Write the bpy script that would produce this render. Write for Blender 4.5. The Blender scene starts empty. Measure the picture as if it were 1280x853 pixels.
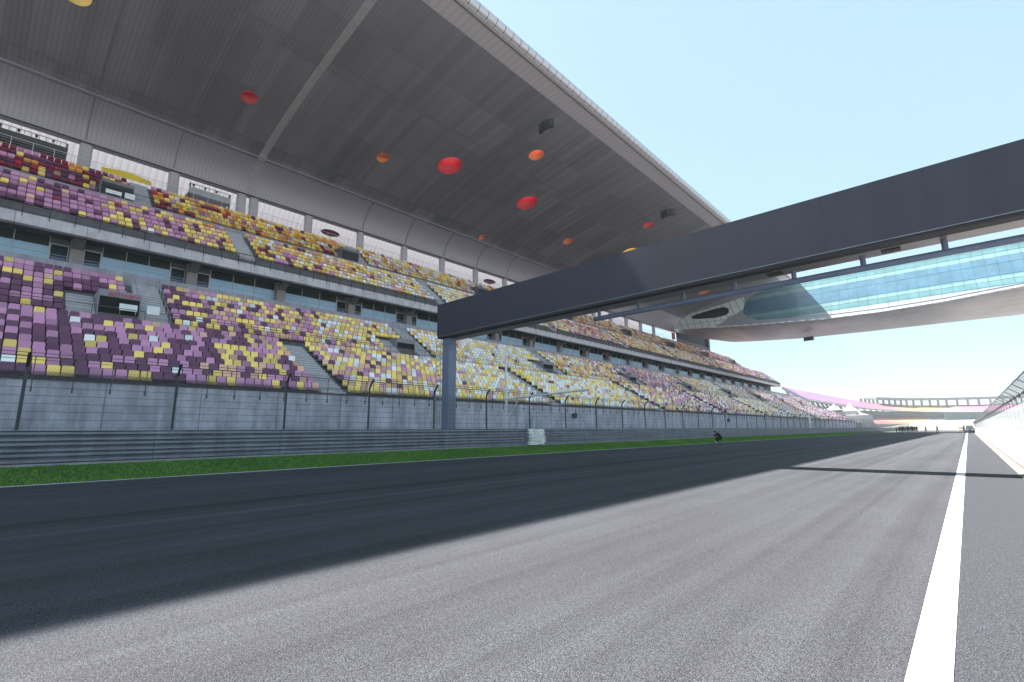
import bpy, bmesh, math, random
import numpy as np
from mathutils import Vector, Matrix
random.seed(7); RNG = np.random.default_rng(11)
S = bpy.context.scene; COL = S.collection; PI = math.pi

# ------------------------------------------------------------------ helpers
class MB:
    def __init__(s): s.v = []; s.f = []; s.m = []
    def add(s, vs, fs, m=0):
        o = len(s.v); s.v += [tuple(p) for p in vs]
        for f in fs: s.f.append(tuple(i+o for i in f)); s.m.append(m)
        return s
    def box(s, x0, x1, y0, y1, z0, z1, m=0):
        if x0 > x1: x0, x1 = x1, x0
        if y0 > y1: y0, y1 = y1, y0
        if z0 > z1: z0, z1 = z1, z0
        v = [(x0,y0,z0),(x1,y0,z0),(x1,y1,z0),(x0,y1,z0),(x0,y0,z1),(x1,y0,z1),(x1,y1,z1),(x0,y1,z1)]
        return s.add(v, [(0,3,2,1),(4,5,6,7),(0,1,5,4),(1,2,6,5),(2,3,7,6),(3,0,4,7)], m)
    def quad(s, a, b, c, d, m=0): return s.add([a,b,c,d], [(0,1,2,3)], m)
    def prism(s, prof, y0, y1, m=0, closed=True, caps=True):
        n = len(prof); vs = [(x,y0,z) for x,z in prof] + [(x,y1,z) for x,z in prof]
        k = n if closed else n-1
        fs = [(i,(i+1)%n,n+(i+1)%n,n+i) for i in range(k)]
        if closed and caps: fs += [tuple(range(n))[::-1], tuple(range(n,2*n))]
        return s.add(vs, fs, m)
    def tube(s, a, b, r, n=6, m=0, r2=None, caps=True):
        a = Vector(a); b = Vector(b); d = (b-a)
        if d.length < 1e-6: return s
        d.normalize(); u = d.orthogonal().normalized(); w = d.cross(u); r2 = r if r2 is None else r2
        vs = []
        for p, rr in ((a,r),(b,r2)):
            for i in range(n):
                t = 2*PI*i/n; vs.append(p+(u*math.cos(t)+w*math.sin(t))*rr)
        fs = [(i,(i+1)%n,n+(i+1)%n,n+i) for i in range(n)]
        if caps: fs += [tuple(range(n))[::-1], tuple(range(n,2*n))]
        return s.add(vs, fs, m)
    def path(s, pts, r, n=6, m=0):
        for a, b in zip(pts, pts[1:]): s.tube(a, b, r, n, m)
        return s
    def ball(s, c, rx, ry, rz, n=8, k=5, m=0):
        vs = [(c[0],c[1],c[2]+rz)]
        for j in range(1,k):
            a = PI*j/k
            for i in range(n):
                t = 2*PI*i/n; vs.append((c[0]+rx*math.sin(a)*math.cos(t), c[1]+ry*math.sin(a)*math.sin(t), c[2]+rz*math.cos(a)))
        vs.append((c[0],c[1],c[2]-rz)); L = len(vs)-1
        fs = [(0,1+i,1+(i+1)%n) for i in range(n)]
        for j in range(k-2):
            for i in range(n):
                a = 1+j*n; fs.append((a+i,a+n+i,a+n+(i+1)%n,a+(i+1)%n))
        a = 1+(k-2)*n; fs += [(a+i,L,a+(i+1)%n) for i in range(n)]
        return s.add(vs, fs, m)
    def build(s, name, mats, parent=None, smooth=False, origin=None):
        me = bpy.data.meshes.new(name)
        vs = s.v
        if origin is not None: vs = [(x-origin[0],y-origin[1],z-origin[2]) for x,y,z in vs]
        me.from_pydata(vs, [], s.f)
        if not isinstance(mats, (list,tuple)): mats = [mats]
        for m in mats: me.materials.append(m)
        me.polygons.foreach_set('material_index', s.m)
        if smooth: me.polygons.foreach_set('use_smooth', [True]*len(s.f))
        me.update()
        o = bpy.data.objects.new(name, me); COL.objects.link(o)
        if origin is not None: o.location = origin
        if parent is not None: o.parent = parent
        return o
def tag(o, label=None, cat=None, group=None, kind=None):
    if label: o['label'] = label
    if cat: o['category'] = cat
    if group: o['group'] = group
    if kind: o['kind'] = kind
    return o
def thing(name, loc, label, cat, group=None, rz=0):
    o = bpy.data.objects.new(name, None); COL.objects.link(o); o.location = loc; o.rotation_euler = (0,0,rz)
    o.empty_display_size = .3
    return tag(o, label, cat, group)
def dup(o, parent=None, loc=None, label=None, rz=None):
    c = o.copy(); COL.objects.link(c)
    if parent is not None: c.parent = parent
    if loc is not None: c.location = loc
    if rz is not None: c.rotation_euler = (0,0,rz)
    if label: c['label'] = label
    for ch in list(o.children): dup(ch, c)
    return c

# ------------------------------------------------------------------ materials
class NT:
    def __init__(s, name):
        s.mat = bpy.data.materials.new(name); s.mat.use_nodes = True; s.t = s.mat.node_tree
        s.n = s.t.nodes; s.b = s.n['Principled BSDF']; s.out = s.n['Material Output']
    def new(s, typ, **kw):
        n = s.n.new(typ)
        for k, v in kw.items(): setattr(n, k, v)
        return n
    def link(s, a, b): s.t.links.new(a, b)
    def coord(s, scale=(1,1,1), out='Object'):
        tc = s.new('ShaderNodeTexCoord'); mp = s.new('ShaderNodeMapping'); mp.inputs['Scale'].default_value = scale
        s.link(tc.outputs[out], mp.inputs['Vector']); return mp.outputs['Vector']
    def noise(s, vec, scale, detail=4, rough=.55):
        n = s.new('ShaderNodeTexNoise'); n.inputs['Scale'].default_value = scale
        n.inputs['Detail'].default_value = detail; n.inputs['Roughness'].default_value = rough
        s.link(vec, n.inputs['Vector']); return n.outputs['Fac']
    def ramp(s, fac, stops, interp='LINEAR'):
        r = s.new('ShaderNodeValToRGB'); r.color_ramp.interpolation = interp; e = r.color_ramp.elements
        while len(e) < len(stops): e.new(.5)
        for i, (p, c) in enumerate(stops):
            e[i].position = p; e[i].color = (c[0],c[1],c[2],1) if hasattr(c,'__len__') else (c,c,c,1)
        s.link(fac, r.inputs['Fac']); return r.outputs['Color']
    def mul(s, a, b, mode='MULTIPLY', fac=1.0):
        m = s.new('ShaderNodeMix', data_type='RGBA', blend_type=mode); m.inputs[0].default_value = fac
        for sock, v in ((m.inputs[6],a),(m.inputs[7],b)):
            if hasattr(v,'is_output'): s.link(v, sock)
            else: sock.default_value = (*v,1)
        return m.outputs[2]
    def math(s, op, a, b=None):
        m = s.new('ShaderNodeMath', operation=op)
        for sock, v in ((m.inputs[0],a),(m.inputs[1],b)):
            if v is None: continue
            if hasattr(v,'is_output'): s.link(v, sock)
            else: sock.default_value = v
        return m.outputs[0]
    def bump(s, h, dist, strength=.5):
        b = s.new('ShaderNodeBump'); b.inputs['Distance'].default_value = dist; b.inputs['Strength'].default_value = strength
        s.link(h, b.inputs['Height']); s.link(b.outputs['Normal'], s.b.inputs['Normal'])
def plain(name, c, rough=.6, metal=0, var=.12, scale=1.5, spec=.5):
    t = NT(name); v = t.coord(); f = t.noise(v, scale, 5)
    col = t.ramp(f, [(.25,(1-var,)*3),(.75,(1+var,)*3)])
    t.link(t.mul(c, col), t.b.inputs['Base Color']); t.b.inputs['Roughness'].default_value = rough
    t.b.inputs['Metallic'].default_value = metal; t.b.inputs['Specular IOR Level'].default_value = spec
    return t.mat
def asphalt(name, base, streak=True):
    t = NT(name); v = t.coord()
    g1 = t.noise(v, 150, 3, .75); g2 = t.noise(v, 40, 3, .6)
    vor = t.new('ShaderNodeTexVoronoi'); vor.inputs['Scale'].default_value = 115; t.link(v, vor.inputs['Vector'])
    c = t.mul(base, t.ramp(g1, [(.34,.25),(.52,.9),(.64,2.3)]))
    c = t.mul(c, t.ramp(g2, [(.32,.78),(.5,.99),(.68,1.24)]))
    c = t.mul(c, t.ramp(vor.outputs['Distance'], [(.0,1.25),(.45,1.0),(.7,.6)]))
    if streak:
        s1 = t.noise(t.coord((.55,.006,1)), 1.0, 4, .6); s2 = t.noise(t.coord((2.6,.02,1)), 1.0, 3, .6)
        c = t.mul(c, t.ramp(s1, [(.34,.60),(.46,.90),(.56,1.02),(.68,1.25)])); c = t.mul(c, t.ramp(s2, [(.3,.76),(.5,.98),(.7,1.16)]))
        s3 = t.noise(t.coord((.5,.3,1)), 1.0, 6, .7); c = t.mul(c, t.ramp(s3, [(.3,.87),(.7,1.12)]))
    t.link(c, t.b.inputs['Base Color']); t.b.inputs['Roughness'].default_value = .95
    t.b.inputs['Specular IOR Level'].default_value = .12
    t.bump(t.math('ADD', g1, vor.outputs['Distance']), .012, .55); return t.mat
def concrete(name, c, stain=.3, joint=None):
    t = NT(name); v = t.coord(); n1 = t.noise(v, .9, 6, .65); n2 = t.noise(t.coord((1.2,1.2,.12)), 1.6, 5, .7); n3 = t.noise(v, 22, 3)
    col = t.mul(c, t.ramp(n1, [(.25,1-stain),(.6,1.0),(.8,1.08)]))
    col = t.mul(col, t.ramp(n2, [(.3,1-stain),(.62,1.05)])); col = t.mul(col, t.ramp(n3, [(.3,.93),(.7,1.06)]))
    if joint:
        tc = t.new('ShaderNodeTexCoord'); sp = t.new('ShaderNodeSeparateXYZ'); t.link(tc.outputs['Object'], sp.inputs[0])
        q = t.math('FRACT', t.math('DIVIDE', sp.outputs['Y'], joint))
        col = t.mul(col, t.ramp(q, [(0,.55),(.012,.55),(.02,1)], 'LINEAR'))
    t.link(col, t.b.inputs['Base Color']); t.b.inputs['Roughness'].default_value = .85
    t.bump(n3, .01, .3); return t.mat
def ribbed(name, c, axis='Y', period=.45, depth=.25, rough=.5, metal=.0, patch=None, spec=.5):
    t = NT(name); tc = t.new('ShaderNodeTexCoord'); sp = t.new('ShaderNodeSeparateXYZ'); t.link(tc.outputs['Object'], sp.inputs[0])
    w = t.math('SINE', t.math('MULTIPLY', sp.outputs[axis], 2*PI/period))
    col = t.mul(c, t.ramp(t.math('MULTIPLY_ADD', w, .5) if False else t.math('ADD', t.math('MULTIPLY', w, .5), .5), [(0,1-depth),(.35,1),(1,1.03)]))
    if patch:
        cb = t.new('ShaderNodeCombineXYZ'); t.link(sp.outputs['Y'], cb.inputs[0]); t.link(sp.outputs['X'], cb.inputs[1])
        br = t.new('ShaderNodeTexBrick'); t.link(cb.outputs[0], br.inputs['Vector'])
        br.inputs['Color1'].default_value = (.80,.80,.82,1); br.inputs['Color2'].default_value = (1.10,1.10,1.12,1)
        br.inputs['Mortar'].default_value = (.82,.82,.82,1); br.inputs['Scale'].default_value = 1; br.inputs['Mortar Size'].default_value = .035
        br.inputs['Brick Width'].default_value = patch[0]; br.inputs['Row Height'].default_value = patch[1]; br.offset = .37
        col = t.mul(col, br.outputs['Color'])
        cb2 = t.new('ShaderNodeCombineXYZ'); t.link(t.math('MULTIPLY', sp.outputs['Y'], 1.6), cb2.inputs[0]); t.link(t.math('MULTIPLY', sp.outputs['X'], .08), cb2.inputs[1])
        vr = t.new('ShaderNodeTexBrick'); t.link(cb2.outputs[0], vr.inputs['Vector'])
        vr.inputs['Color1'].default_value = (.86,.86,.86,1); vr.inputs['Color2'].default_value = (1.12,1.12,1.12,1)
        vr.inputs['Mortar'].default_value = (.9,.9,.9,1); vr.inputs['Scale'].default_value = 1; vr.inputs['Mortar Size'].default_value = .02
        vr.inputs['Brick Width'].default_value = 1.4; vr.inputs['Row Height'].default_value = 1.3
        col = t.mul(col, vr.outputs['Color'])
        n = t.noise(t.coord(), .12, 3); col = t.mul(col, t.ramp(n, [(.3,.9),(.7,1.08)]))
    t.link(col, t.b.inputs['Base Color']); t.b.inputs['Roughness'].default_value = rough; t.b.inputs['Metallic'].default_value = metal
    t.b.inputs['Specular IOR Level'].default_value = spec; t.bump(w, .02, .35); return t.mat
def chainlink(name, c, cell=.09, cover=.16):
    t = NT(name); tc = t.new('ShaderNodeTexCoord'); sp = t.new('ShaderNodeSeparateXYZ'); t.link(tc.outputs['Object'], sp.inputs[0])
    a = t.math('ADD', sp.outputs['Y'], sp.outputs['Z']); b = t.math('SUBTRACT', sp.outputs['Y'], sp.outputs['Z'])
    m = []
    for q in (a, b):
        fr = t.math('FRACT', t.math('DIVIDE', q, cell)); m.append(t.math('LESS_THAN', fr, cover))
    k = t.math('MAXIMUM', m[0], m[1]); tr = t.new('ShaderNodeBsdfTransparent'); mx = t.new('ShaderNodeMixShader')
    t.link(k, mx.inputs[0]); t.link(tr.outputs[0], mx.inputs[1]); t.link(t.b.outputs[0], mx.inputs[2]); t.link(mx.outputs[0], t.out.inputs[0])
    t.b.inputs['Base Color'].default_value = (*c,1); t.b.inputs['Roughness'].default_value = .5; return t.mat

M = {}
M['asphalt'] = asphalt('track asphalt', (.071,.072,.081))
M['pit_asphalt'] = asphalt('pit side asphalt', (.062,.064,.074), False)
M['road'] = asphalt('service road asphalt', (.09,.09,.095), False)
t = NT('white road paint'); n1 = t.noise(t.coord(), 70, 5, .8); n2 = t.noise(t.coord(), 3, 4, .6)
chip = t.ramp(t.math('MULTIPLY', n1, t.math('ADD', t.math('MULTIPLY', n2, .5), .75)), [(.58,(.58,.58,.59)),(.66,(.16,.16,.17)),(.72,(.08,.08,.085))])
t.link(t.mul(chip, t.ramp(t.noise(t.coord((2,.25,1)), 1.5, 5), [(.3,.7),(.6,1)])), t.b.inputs['Base Color']); t.b.inputs['Roughness'].default_value = .7; M['line'] = t.mat
M['conc'] = concrete('grey concrete', (.38,.365,.42), .25)
M['fascia'] = concrete('pale concrete edge', (.60,.57,.60), .22, 4.4)
M['wall'] = concrete('stand front wall concrete', (.57,.56,.64), .42, 4.4)
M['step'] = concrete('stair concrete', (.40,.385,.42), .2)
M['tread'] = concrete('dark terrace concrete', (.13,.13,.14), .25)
M['pier'] = concrete('brown grey pier', (.30,.265,.25), .2)
M['bracket'] = concrete('dark bracket', (.15,.14,.135), .2)
M['column'] = plain('grey column cladding', (.46,.44,.48), .5, var=.06)
M['soffit'] = ribbed('dark ribbed roof lining', (.158,.162,.182), 'Y', .42, .14, .55, patch=(4.4,7.2))
M['panel'] = ribbed('curved ribbed panel', (.30,.29,.335), 'Y', .45, .12, .42, .2)
M['rooftop'] = plain('white roof skin', (.7,.7,.7), .5)
M['joint'] = plain('light joint strip', (.29,.28,.30), .5)
M['band'] = ribbed('roof edge lining', (.42,.41,.44), 'Y', .9, .1, .4)
M['white_metal'] = plain('white painted metal', (.75,.76,.78), .35, .1)
t = NT('segmented edge tube'); tc = t.new('ShaderNodeTexCoord'); sp = t.new('ShaderNodeSeparateXYZ'); t.link(tc.outputs['Object'], sp.inputs[0])
t.link(t.ramp(t.math('FRACT', t.math('DIVIDE', sp.outputs['Y'], 1.36)), [(0,(.05,.035,.03)),(.055,(.06,.04,.035)),(.065,(.50,.51,.56)),(1,(.46,.47,.52))], 'CONSTANT'), t.b.inputs['Base Color'])
t.b.inputs['Roughness'].default_value = .28; t.b.inputs['Metallic'].default_value = .35; M['nose'] = t.mat
M['dark_metal'] = plain('dark steel', (.035,.038,.045), .45, .5)
M['rust'] = plain('weathered steel', (.12,.10,.09), .7, .2)
t = NT('galvanised steel'); tc = t.new('ShaderNodeTexCoord'); sp = t.new('ShaderNodeSeparateXYZ'); t.link(tc.outputs['Object'], sp.inputs[0])
q = t.math('FRACT', t.math('DIVIDE', sp.outputs['Y'], 4.0)); cc = t.mul((.20,.225,.27), t.ramp(q, [(0,.5),(.006,.5),(.008,1.12),(.08,1.12),(.085,1),(1,1)]))
cc = t.mul(cc, t.ramp(t.noise(t.coord((1,.5,3)), 1.3, 6, .7), [(.28,.68),(.7,1.2)])); cc = t.mul(cc, t.ramp(t.noise(t.coord((1,2.5,.3)), 1.0, 4, .7), [(.35,.8),(.6,1.05)]))
t.link(cc, t.b.inputs['Base Color']); t.b.inputs['Roughness'].default_value = .45; t.b.inputs['Metallic'].default_value = .35; M['galv'] = t.mat
t = NT('navy gantry panel'); tc = t.new('ShaderNodeTexCoord'); sp = t.new('ShaderNodeSeparateXYZ'); t.link(tc.outputs['Object'], sp.inputs[0])
q = t.math('FRACT', t.math('DIVIDE', sp.outputs['X'], 2.44)); cc = t.mul((.017,.0185,.034), t.ramp(q, [(0,.45),(.006,.45),(.009,1),(1,1)]))
cc = t.mul(cc, t.ramp(t.noise(t.coord((1.4,1,.12)), 1.0, 5, .65), [(.3,.86),(.7,1.22)])); cc = t.mul(cc, t.ramp(t.noise(t.coord(), .5, 4), [(.3,.92),(.7,1.1)]))
t.link(cc, t.b.inputs['Base Color']); t.b.inputs['Roughness'].default_value = .5; t.bump(t.noise(t.coord((.4,1,.4)), 1.0, 2), .02, .25); M['gantry'] = t.mat
M['gantry_dark'] = plain('gantry shadow gap', (.015,.015,.018), .6)
M['gantry_under'] = plain('gantry underside sheet', (.24,.23,.23), .35, .4, var=.3, scale=.8)
M['gantry_steel'] = plain('blue grey gantry steel', (.13,.17,.26), .45, .1)
M['rail_steel'] = plain('railing steel', (.30,.32,.34), .4, .6)
M['glass_dark'] = plain('dark suite glass', (.040,.055,.052), .15, .0, var=.35, scale=.3, spec=.5)
M['glass_low'] = plain('pale blue lower glass', (.34,.50,.64), .25, 0, var=.12, scale=.4)
M['alu'] = plain('aluminium frame', (.40,.42,.44), .4, .5)
M['black'] = plain('black plastic', (.018,.018,.02), .6)
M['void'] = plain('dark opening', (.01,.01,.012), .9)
M['whiteboard'] = plain('white board', (.78,.80,.82), .5)
M['redpaint'] = plain('red lettering', (.6,.03,.06), .5)
M['soil'] = plain('pale run off ground', (.20,.18,.17), .9, var=.08, scale=.05)
M['far_conc'] = plain('pale distant concrete', (.25,.25,.25), .8)
M['green_band'] = plain('grey green barrier', (.15,.20,.195), .7)
M['wire'] = plain('steel wire', (.07,.08,.095), .5, .3)
M['mesh'] = chainlink('chain link mesh', (.10,.12,.15), .085, .10)
M['mesh_pale'] = chainlink('pale chain link mesh', (.40,.42,.43), .06, .36)
M['skin'] = plain('skin', (.42,.25,.18), .6, var=.05)
M['hair'] = plain('black hair', (.012,.011,.010), .6)
M['cloth_black'] = plain('black cloth', (.014,.014,.016), .85)
M['cloth_navy'] = plain('navy cloth', (.02,.026,.05), .85)
M['cloth_maroon'] = plain('maroon cloth', (.11,.015,.03), .85)
M['cloth_beige'] = plain('beige cloth', (.42,.36,.28), .85)
M['shoe'] = plain('white shoes', (.8,.8,.8), .5)
M['jeans'] = plain('dark trousers', (.03,.033,.045), .85)
M['yellow'] = plain('yellow sheet', (.80,.58,.06), .5)
M['kerb'] = concrete('pale gutter concrete', (.19,.16,.145), .2)
M['pitwall'] = plain('white pit wall paint', (.42,.41,.40), .6, var=.05, scale=.4)
M['poly'] = plain('pale blue canopy sheet', (.52,.58,.70), .25)

# white translucent membrane behind the concourse (daylight shines through it)
t = NT('white ribbed membrane'); tc = t.new('ShaderNodeTexCoord'); sp = t.new('ShaderNodeSeparateXYZ'); t.link(tc.outputs['Object'], sp.inputs[0])
fr = t.math('FRACT', t.math('DIVIDE', sp.outputs['Y'], .8)); cc = t.ramp(fr, [(0,(.12,.12,.13)),(.08,(.13,.13,.14)),(.18,(.185,.18,.195)),(1,(.15,.148,.16))])
tl = t.new('ShaderNodeBsdfTranslucent'); t.link(cc, tl.inputs[0]); t.link(cc, t.b.inputs['Base Color'])
mx = t.new('ShaderNodeMixShader'); mx.inputs[0].default_value = .5; t.link(t.b.outputs[0], mx.inputs[1]); t.link(tl.outputs[0], mx.inputs[2]); t.link(mx.outputs[0], t.out.inputs[0])
M['membrane'] = t.mat
# wing facade glazing: coloured bands of spandrel and vision glass by storey height
t = NT('wing facade glazing'); tc = t.new('ShaderNodeTexCoord'); sp = t.new('ShaderNodeSeparateXYZ'); t.link(tc.outputs['Object'], sp.inputs[0])
h = t.math('DIVIDE', t.math('SUBTRACT', sp.outputs['Z'], 31.0), 13.0)
cc = t.ramp(h, [(0,(.36,.38,.42)),(.08,(.34,.38,.42)),(.10,(.11,.23,.25)),(.21,(.12,.25,.27)),(.22,(.19,.32,.33)),(.28,(.17,.30,.31)),(.30,(.075,.165,.235)),(.66,(.085,.18,.245)),(.68,(.17,.30,.31)),(.76,(.20,.33,.34)),(.77,(.11,.23,.25)),(1,(.12,.25,.27))])
n = t.noise(t.coord((.35,.35,.35)), 1.0, 4); cc = t.mul(cc, t.ramp(n, [(.3,.85),(.7,1.15)]))
t.link(cc, t.b.inputs['Base Color']); t.b.inputs['Roughness'].default_value = .08; t.b.inputs['Specular IOR Level'].default_value = .7
M['wing_glass'] = t.mat
t = NT('brushed wing underside'); n = t.noise(t.coord((.06,.9,.9)), 1.0, 6, .7); n2 = t.noise(t.coord((.2,.08,.1)), 1.0, 3)
cc = t.mul((.41,.41,.43), t.ramp(n, [(.3,.75),(.7,1.2)])); cc = t.mul(cc, t.ramp(n2, [(.3,.85),(.7,1.15)]))
t.link(cc, t.b.inputs['Base Color']); t.b.inputs['Roughness'].default_value = .42; t.b.inputs['Metallic'].default_value = .35
M['wing_under'] = t.mat
M['wing_grey'] = plain('wing grey cladding', (.40,.40,.44), .4, .2, var=.08, scale=.2)
M['lattice'] = plain('white lattice panel', (.82,.86,.84), .4)
SEATC = {'plum':(.155,.050,.115),'mauve':(.58,.27,.46),'yellow':(.95,.70,.20),'beige':(.74,.44,.32),'white':(.84,.83,.84),'maroon':(.24,.028,.06),'orange':(.80,.34,.07),'red':(.55,.025,.06),'charcoal':(.07,.06,.06)}
SN = list(SEATC)
SEATM = []
for k in SN:
    t = NT(k+' seat plastic'); n = t.noise(t.coord(out='Generated'), 3.0, 3)
    at = t.new('ShaderNodeAttribute', attribute_name='tone'); oi = t.new('ShaderNodeObjectInfo')
    tone = t.math('FRACT', t.math('ADD', at.outputs['Fac'], oi.outputs['Random']))
    t.link(t.mul(SEATC[k], t.ramp(tone, [(0,.70),(.5,1.0),(1,1.14)])), t.b.inputs['Base Color']); t.b.inputs['Roughness'].default_value = .45
    SEATM.append(t.mat)

# ------------------------------------------------------------------ camera
HC = 1.2
yaw, pitch, roll = map(math.radians, (42.537, 10.5676, -.58310)); FPX = 609.454
F = Vector((-math.sin(yaw)*math.cos(pitch), math.cos(yaw)*math.cos(pitch), math.sin(pitch))); R0 = Vector((math.cos(yaw), math.sin(yaw), 0)); U0 = R0.cross(F)
Rv = R0*math.cos(roll)+U0*math.sin(roll); Uv = -R0*math.sin(roll)+U0*math.cos(roll)
cd = bpy.data.cameras.new('camera'); cam = bpy.data.objects.new('camera', cd); COL.objects.link(cam); S.camera = cam
mw = Matrix((Rv, Uv, -F)).transposed().to_4x4(); mw.translation = (0,0,HC); cam.matrix_world = mw
cd.sensor_width = 36; cd.lens = 36*FPX/1280; cd.clip_end = 6000; cd.clip_start = .05
def proj(x, y, z):
    d = Vector((x,y,z-HC)); c = d.dot(F)
    if c < .1: return None
    return 640+FPX*d.dot(Rv)/c, 426.5-FPX*d.dot(Uv)/c

# ------------------------------------------------------------------ world and sun
wd = bpy.data.worlds.new('World'); S.world = wd; wd.use_nodes = True; wt = wd.node_tree
sky = wt.nodes.new('ShaderNodeTexSky'); sky.sky_type = 'NISHITA'; sky.sun_disc = False
sky.sun_elevation = math.radians(58.7); sky.sun_rotation = math.radians(-93); sky.air_density = 1.0; sky.dust_density = .6; sky.ozone_density = 1.0; sky.altitude = 0
mxs = wt.nodes.new('ShaderNodeMix'); mxs.data_type = 'RGBA'; mxs.inputs[0].default_value = .80   # thin bright veil over the clear sky
wt.links.new(sky.outputs[0], mxs.inputs[6]); mxs.inputs[7].default_value = (1.40,2.02,2.26,1)
wt.links.new(mxs.outputs[2], wt.nodes['Background'].inputs[0]); wt.nodes['Background'].inputs[1].default_value = .092
sd = bpy.data.lights.new('sun', 'SUN'); sd.energy = 5.0; sd.angle = math.radians(.4); sd.color = (1,.965,.92)
sun = bpy.data.objects.new('sun', sd); COL.objects.link(sun); sun.location = (-60,-3,100)
sun.rotation_euler = Vector((.607,.03,-1)).to_track_quat('-Z','Y').to_euler()
S.view_settings.view_transform = 'Standard'; S.view_settings.look = 'None'; S.view_settings.exposure = 2.1; S.view_settings.gamma = 1
S.render.engine = 'CYCLES'; S.cycles.max_bounces = 6; S.cycles.diffuse_bounces = 4; S.cycles.transparent_max_bounces = 12

# ------------------------------------------------------------------ ground, track, lines, grass
def sheet(name, x0, x1, y0, y1, z, mat, nx=1, ny=1):
    b = MB(); b.add([(x0+(x1-x0)*i/nx, y0+(y1-y0)*j/ny, z) for j in range(ny+1) for i in range(nx+1)],
        [(j*(nx+1)+i, j*(nx+1)+i+1, (j+1)*(nx+1)+i+1, (j+1)*(nx+1)+i) for j in range(ny) for i in range(nx)])
    return tag(b.build(name, mat), kind='structure')
sheet('ground', -2500, 2500, -1500, 3500, -.06, M['soil'])
sheet('service_road', -33.0, -19.9, -60, 320, .25, M['road'])
sheet('track', -17.62, -.2, -60, 420, 0, M['asphalt'])
sheet('pit_side_lane', -.2, .95, -60, 420, 0, M['pit_asphalt'])
sheet('track_edge_line', -17.65, -17.42, -60, 330, .005, M['line'])
sheet('pit_lane_line', -.385, -.212, -60, 330, .005, M['line'])
b = MB(); b.prism([(.80,-.03),(.80,.012),(1.12,.045),(1.12,-.03)], -60, 300); tag(b.build('gutter_kerb', M['kerb']), kind='structure')
b = MB(); b.prism([(-17.62,-.05),(-17.62,-.002),(-18.3,.14),(-19.0,.30),(-19.45,.38),(-19.45,-.05)], -60, 330); gb = b.build('grass_bank', plain('grassy soil', (.035,.075,.015), .95, var=.3, scale=3)); tag(gb, kind='structure')
b = MB(); b.box(-19.9,-19.45,-60,330,-.05,.44); tag(b.build('barrier_footing', M['conc']), kind='structure')
# grass blades
n = 70000
yy = np.concatenate([RNG.uniform(-4,45,int(n*.62)), RNG.uniform(45,130,n-int(n*.62))]); xx = RNG.uniform(-19.44,-17.63,n)
zz = np.interp(-xx, [17.62,18.3,19.0,19.45], [0,.14,.30,.38]); hh = RNG.uniform(.03,.075,n)*(1+(yy>45)*.4); a = RNG.uniform(0,2*PI,n); w = RNG.uniform(.008,.02,n)*(1+(yy>45)*1.8)
bl = RNG.normal(0,.02,(n,2))
V = np.zeros((n,3,3)); V[:,0] = np.stack([xx-w*np.cos(a), yy-w*np.sin(a), zz-.01],1); V[:,1] = np.stack([xx+w*np.cos(a), yy+w*np.sin(a), zz-.01],1); V[:,2] = np.stack([xx+bl[:,0], yy+bl[:,1], zz+hh],1)
me = bpy.data.meshes.new('grass'); me.from_pydata(V.reshape(-1,3).tolist(), [], np.arange(3*n).reshape(-1,3).tolist())
t = NT('grass blades'); f = t.noise(t.coord(), .35, 4); f2 = t.noise(t.coord(), 6, 2)
t.link(t.mul(t.ramp(f, [(.3,(.065,.20,.014)),(.7,(.13,.31,.026))]), t.ramp(f2, [(.3,.7),(.7,1.25)])), t.b.inputs['Base Color']); t.b.inputs['Roughness'].default_value = .7
me.materials.append(t.mat); g = bpy.data.objects.new('grass', me); COL.objects.link(g); tag(g, 'short green grass on the bank between track edge and crash barrier', 'grass', kind='stuff')

# ------------------------------------------------------------------ guard rail
YR0, YR1 = -8, 300
gr = thing('guard_rail', (-19.6,0,0), 'long galvanised steel crash barrier of three beams behind the grass', 'barrier')
def rel(o, par): # keep world placement when parented to a translated empty
    o.parent = par; o.matrix_parent_inverse = Matrix.Translation(par.location).inverted(); return o
def wbeam(z0):
    return [(-19.52,z0),(-19.44,z0+.03),(-19.44,z0+.10),(-19.52,z0+.145),(-19.52,z0+.155),(-19.44,z0+.20),(-19.44,z0+.27),(-19.52,z0+.30)]
for z0 in (.45,.755,1.06):
    p = wbeam(z0); b = MB(); b.prism(p+[(x-.012,z) for x,z in p[::-1]], YR0, YR1); rel(b.build('beam', M['galv']), gr)
b = MB(); b.box(-19.53,-19.43,YR0,YR1,1.362,1.385); rel(b.build('top_strip', M['galv']), gr)
b = MB(); b.box(-19.68,-19.535,-.06,.06,.4,1.36); pst = rel(b.build('post', M['galv']), gr)
for k in range(1, 76): c = pst.copy(); COL.objects.link(c); c.location = (0, -6+4*k, 0)
# ------------------------------------------------------------------ debris fence
FX = -19.95
fc = thing('debris_fence', (FX,0,0), 'tall chain link debris fence with bent dark posts behind the crash barrier', 'fence')
b = MB(); b.path([(FX,.82,.4),(FX,.82,3.22),(FX+.13,.82,3.42),(FX+.30,.82,3.60)], .044, 6); p0 = rel(b.build('fence_post', M['dark_metal']), fc)
for k in range(-2, 79):
    if k: c = p0.copy(); COL.objects.link(c); c.location = (0, 3.745*k, 0)
b = MB()
for k in range(8): b.tube((FX+.06,-8,1.45+.235*k),(FX+.06,296,1.45+.235*k), .009, 4)
b.tube((FX+.19,-8,3.42),(FX+.19,296,3.42), .009, 4); b.tube((FX+.33,-8,3.60),(FX+.33,296,3.60), .012, 4)
rel(b.build('cable', M['wire']), fc)
b = MB(); b.quad((FX+.08,-8,.5),(FX+.08,296,.5),(FX+.08,296,3.2),(FX+.08,-8,3.2)); rel(b.build('chain_link_mesh', M['mesh']), fc)

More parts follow.
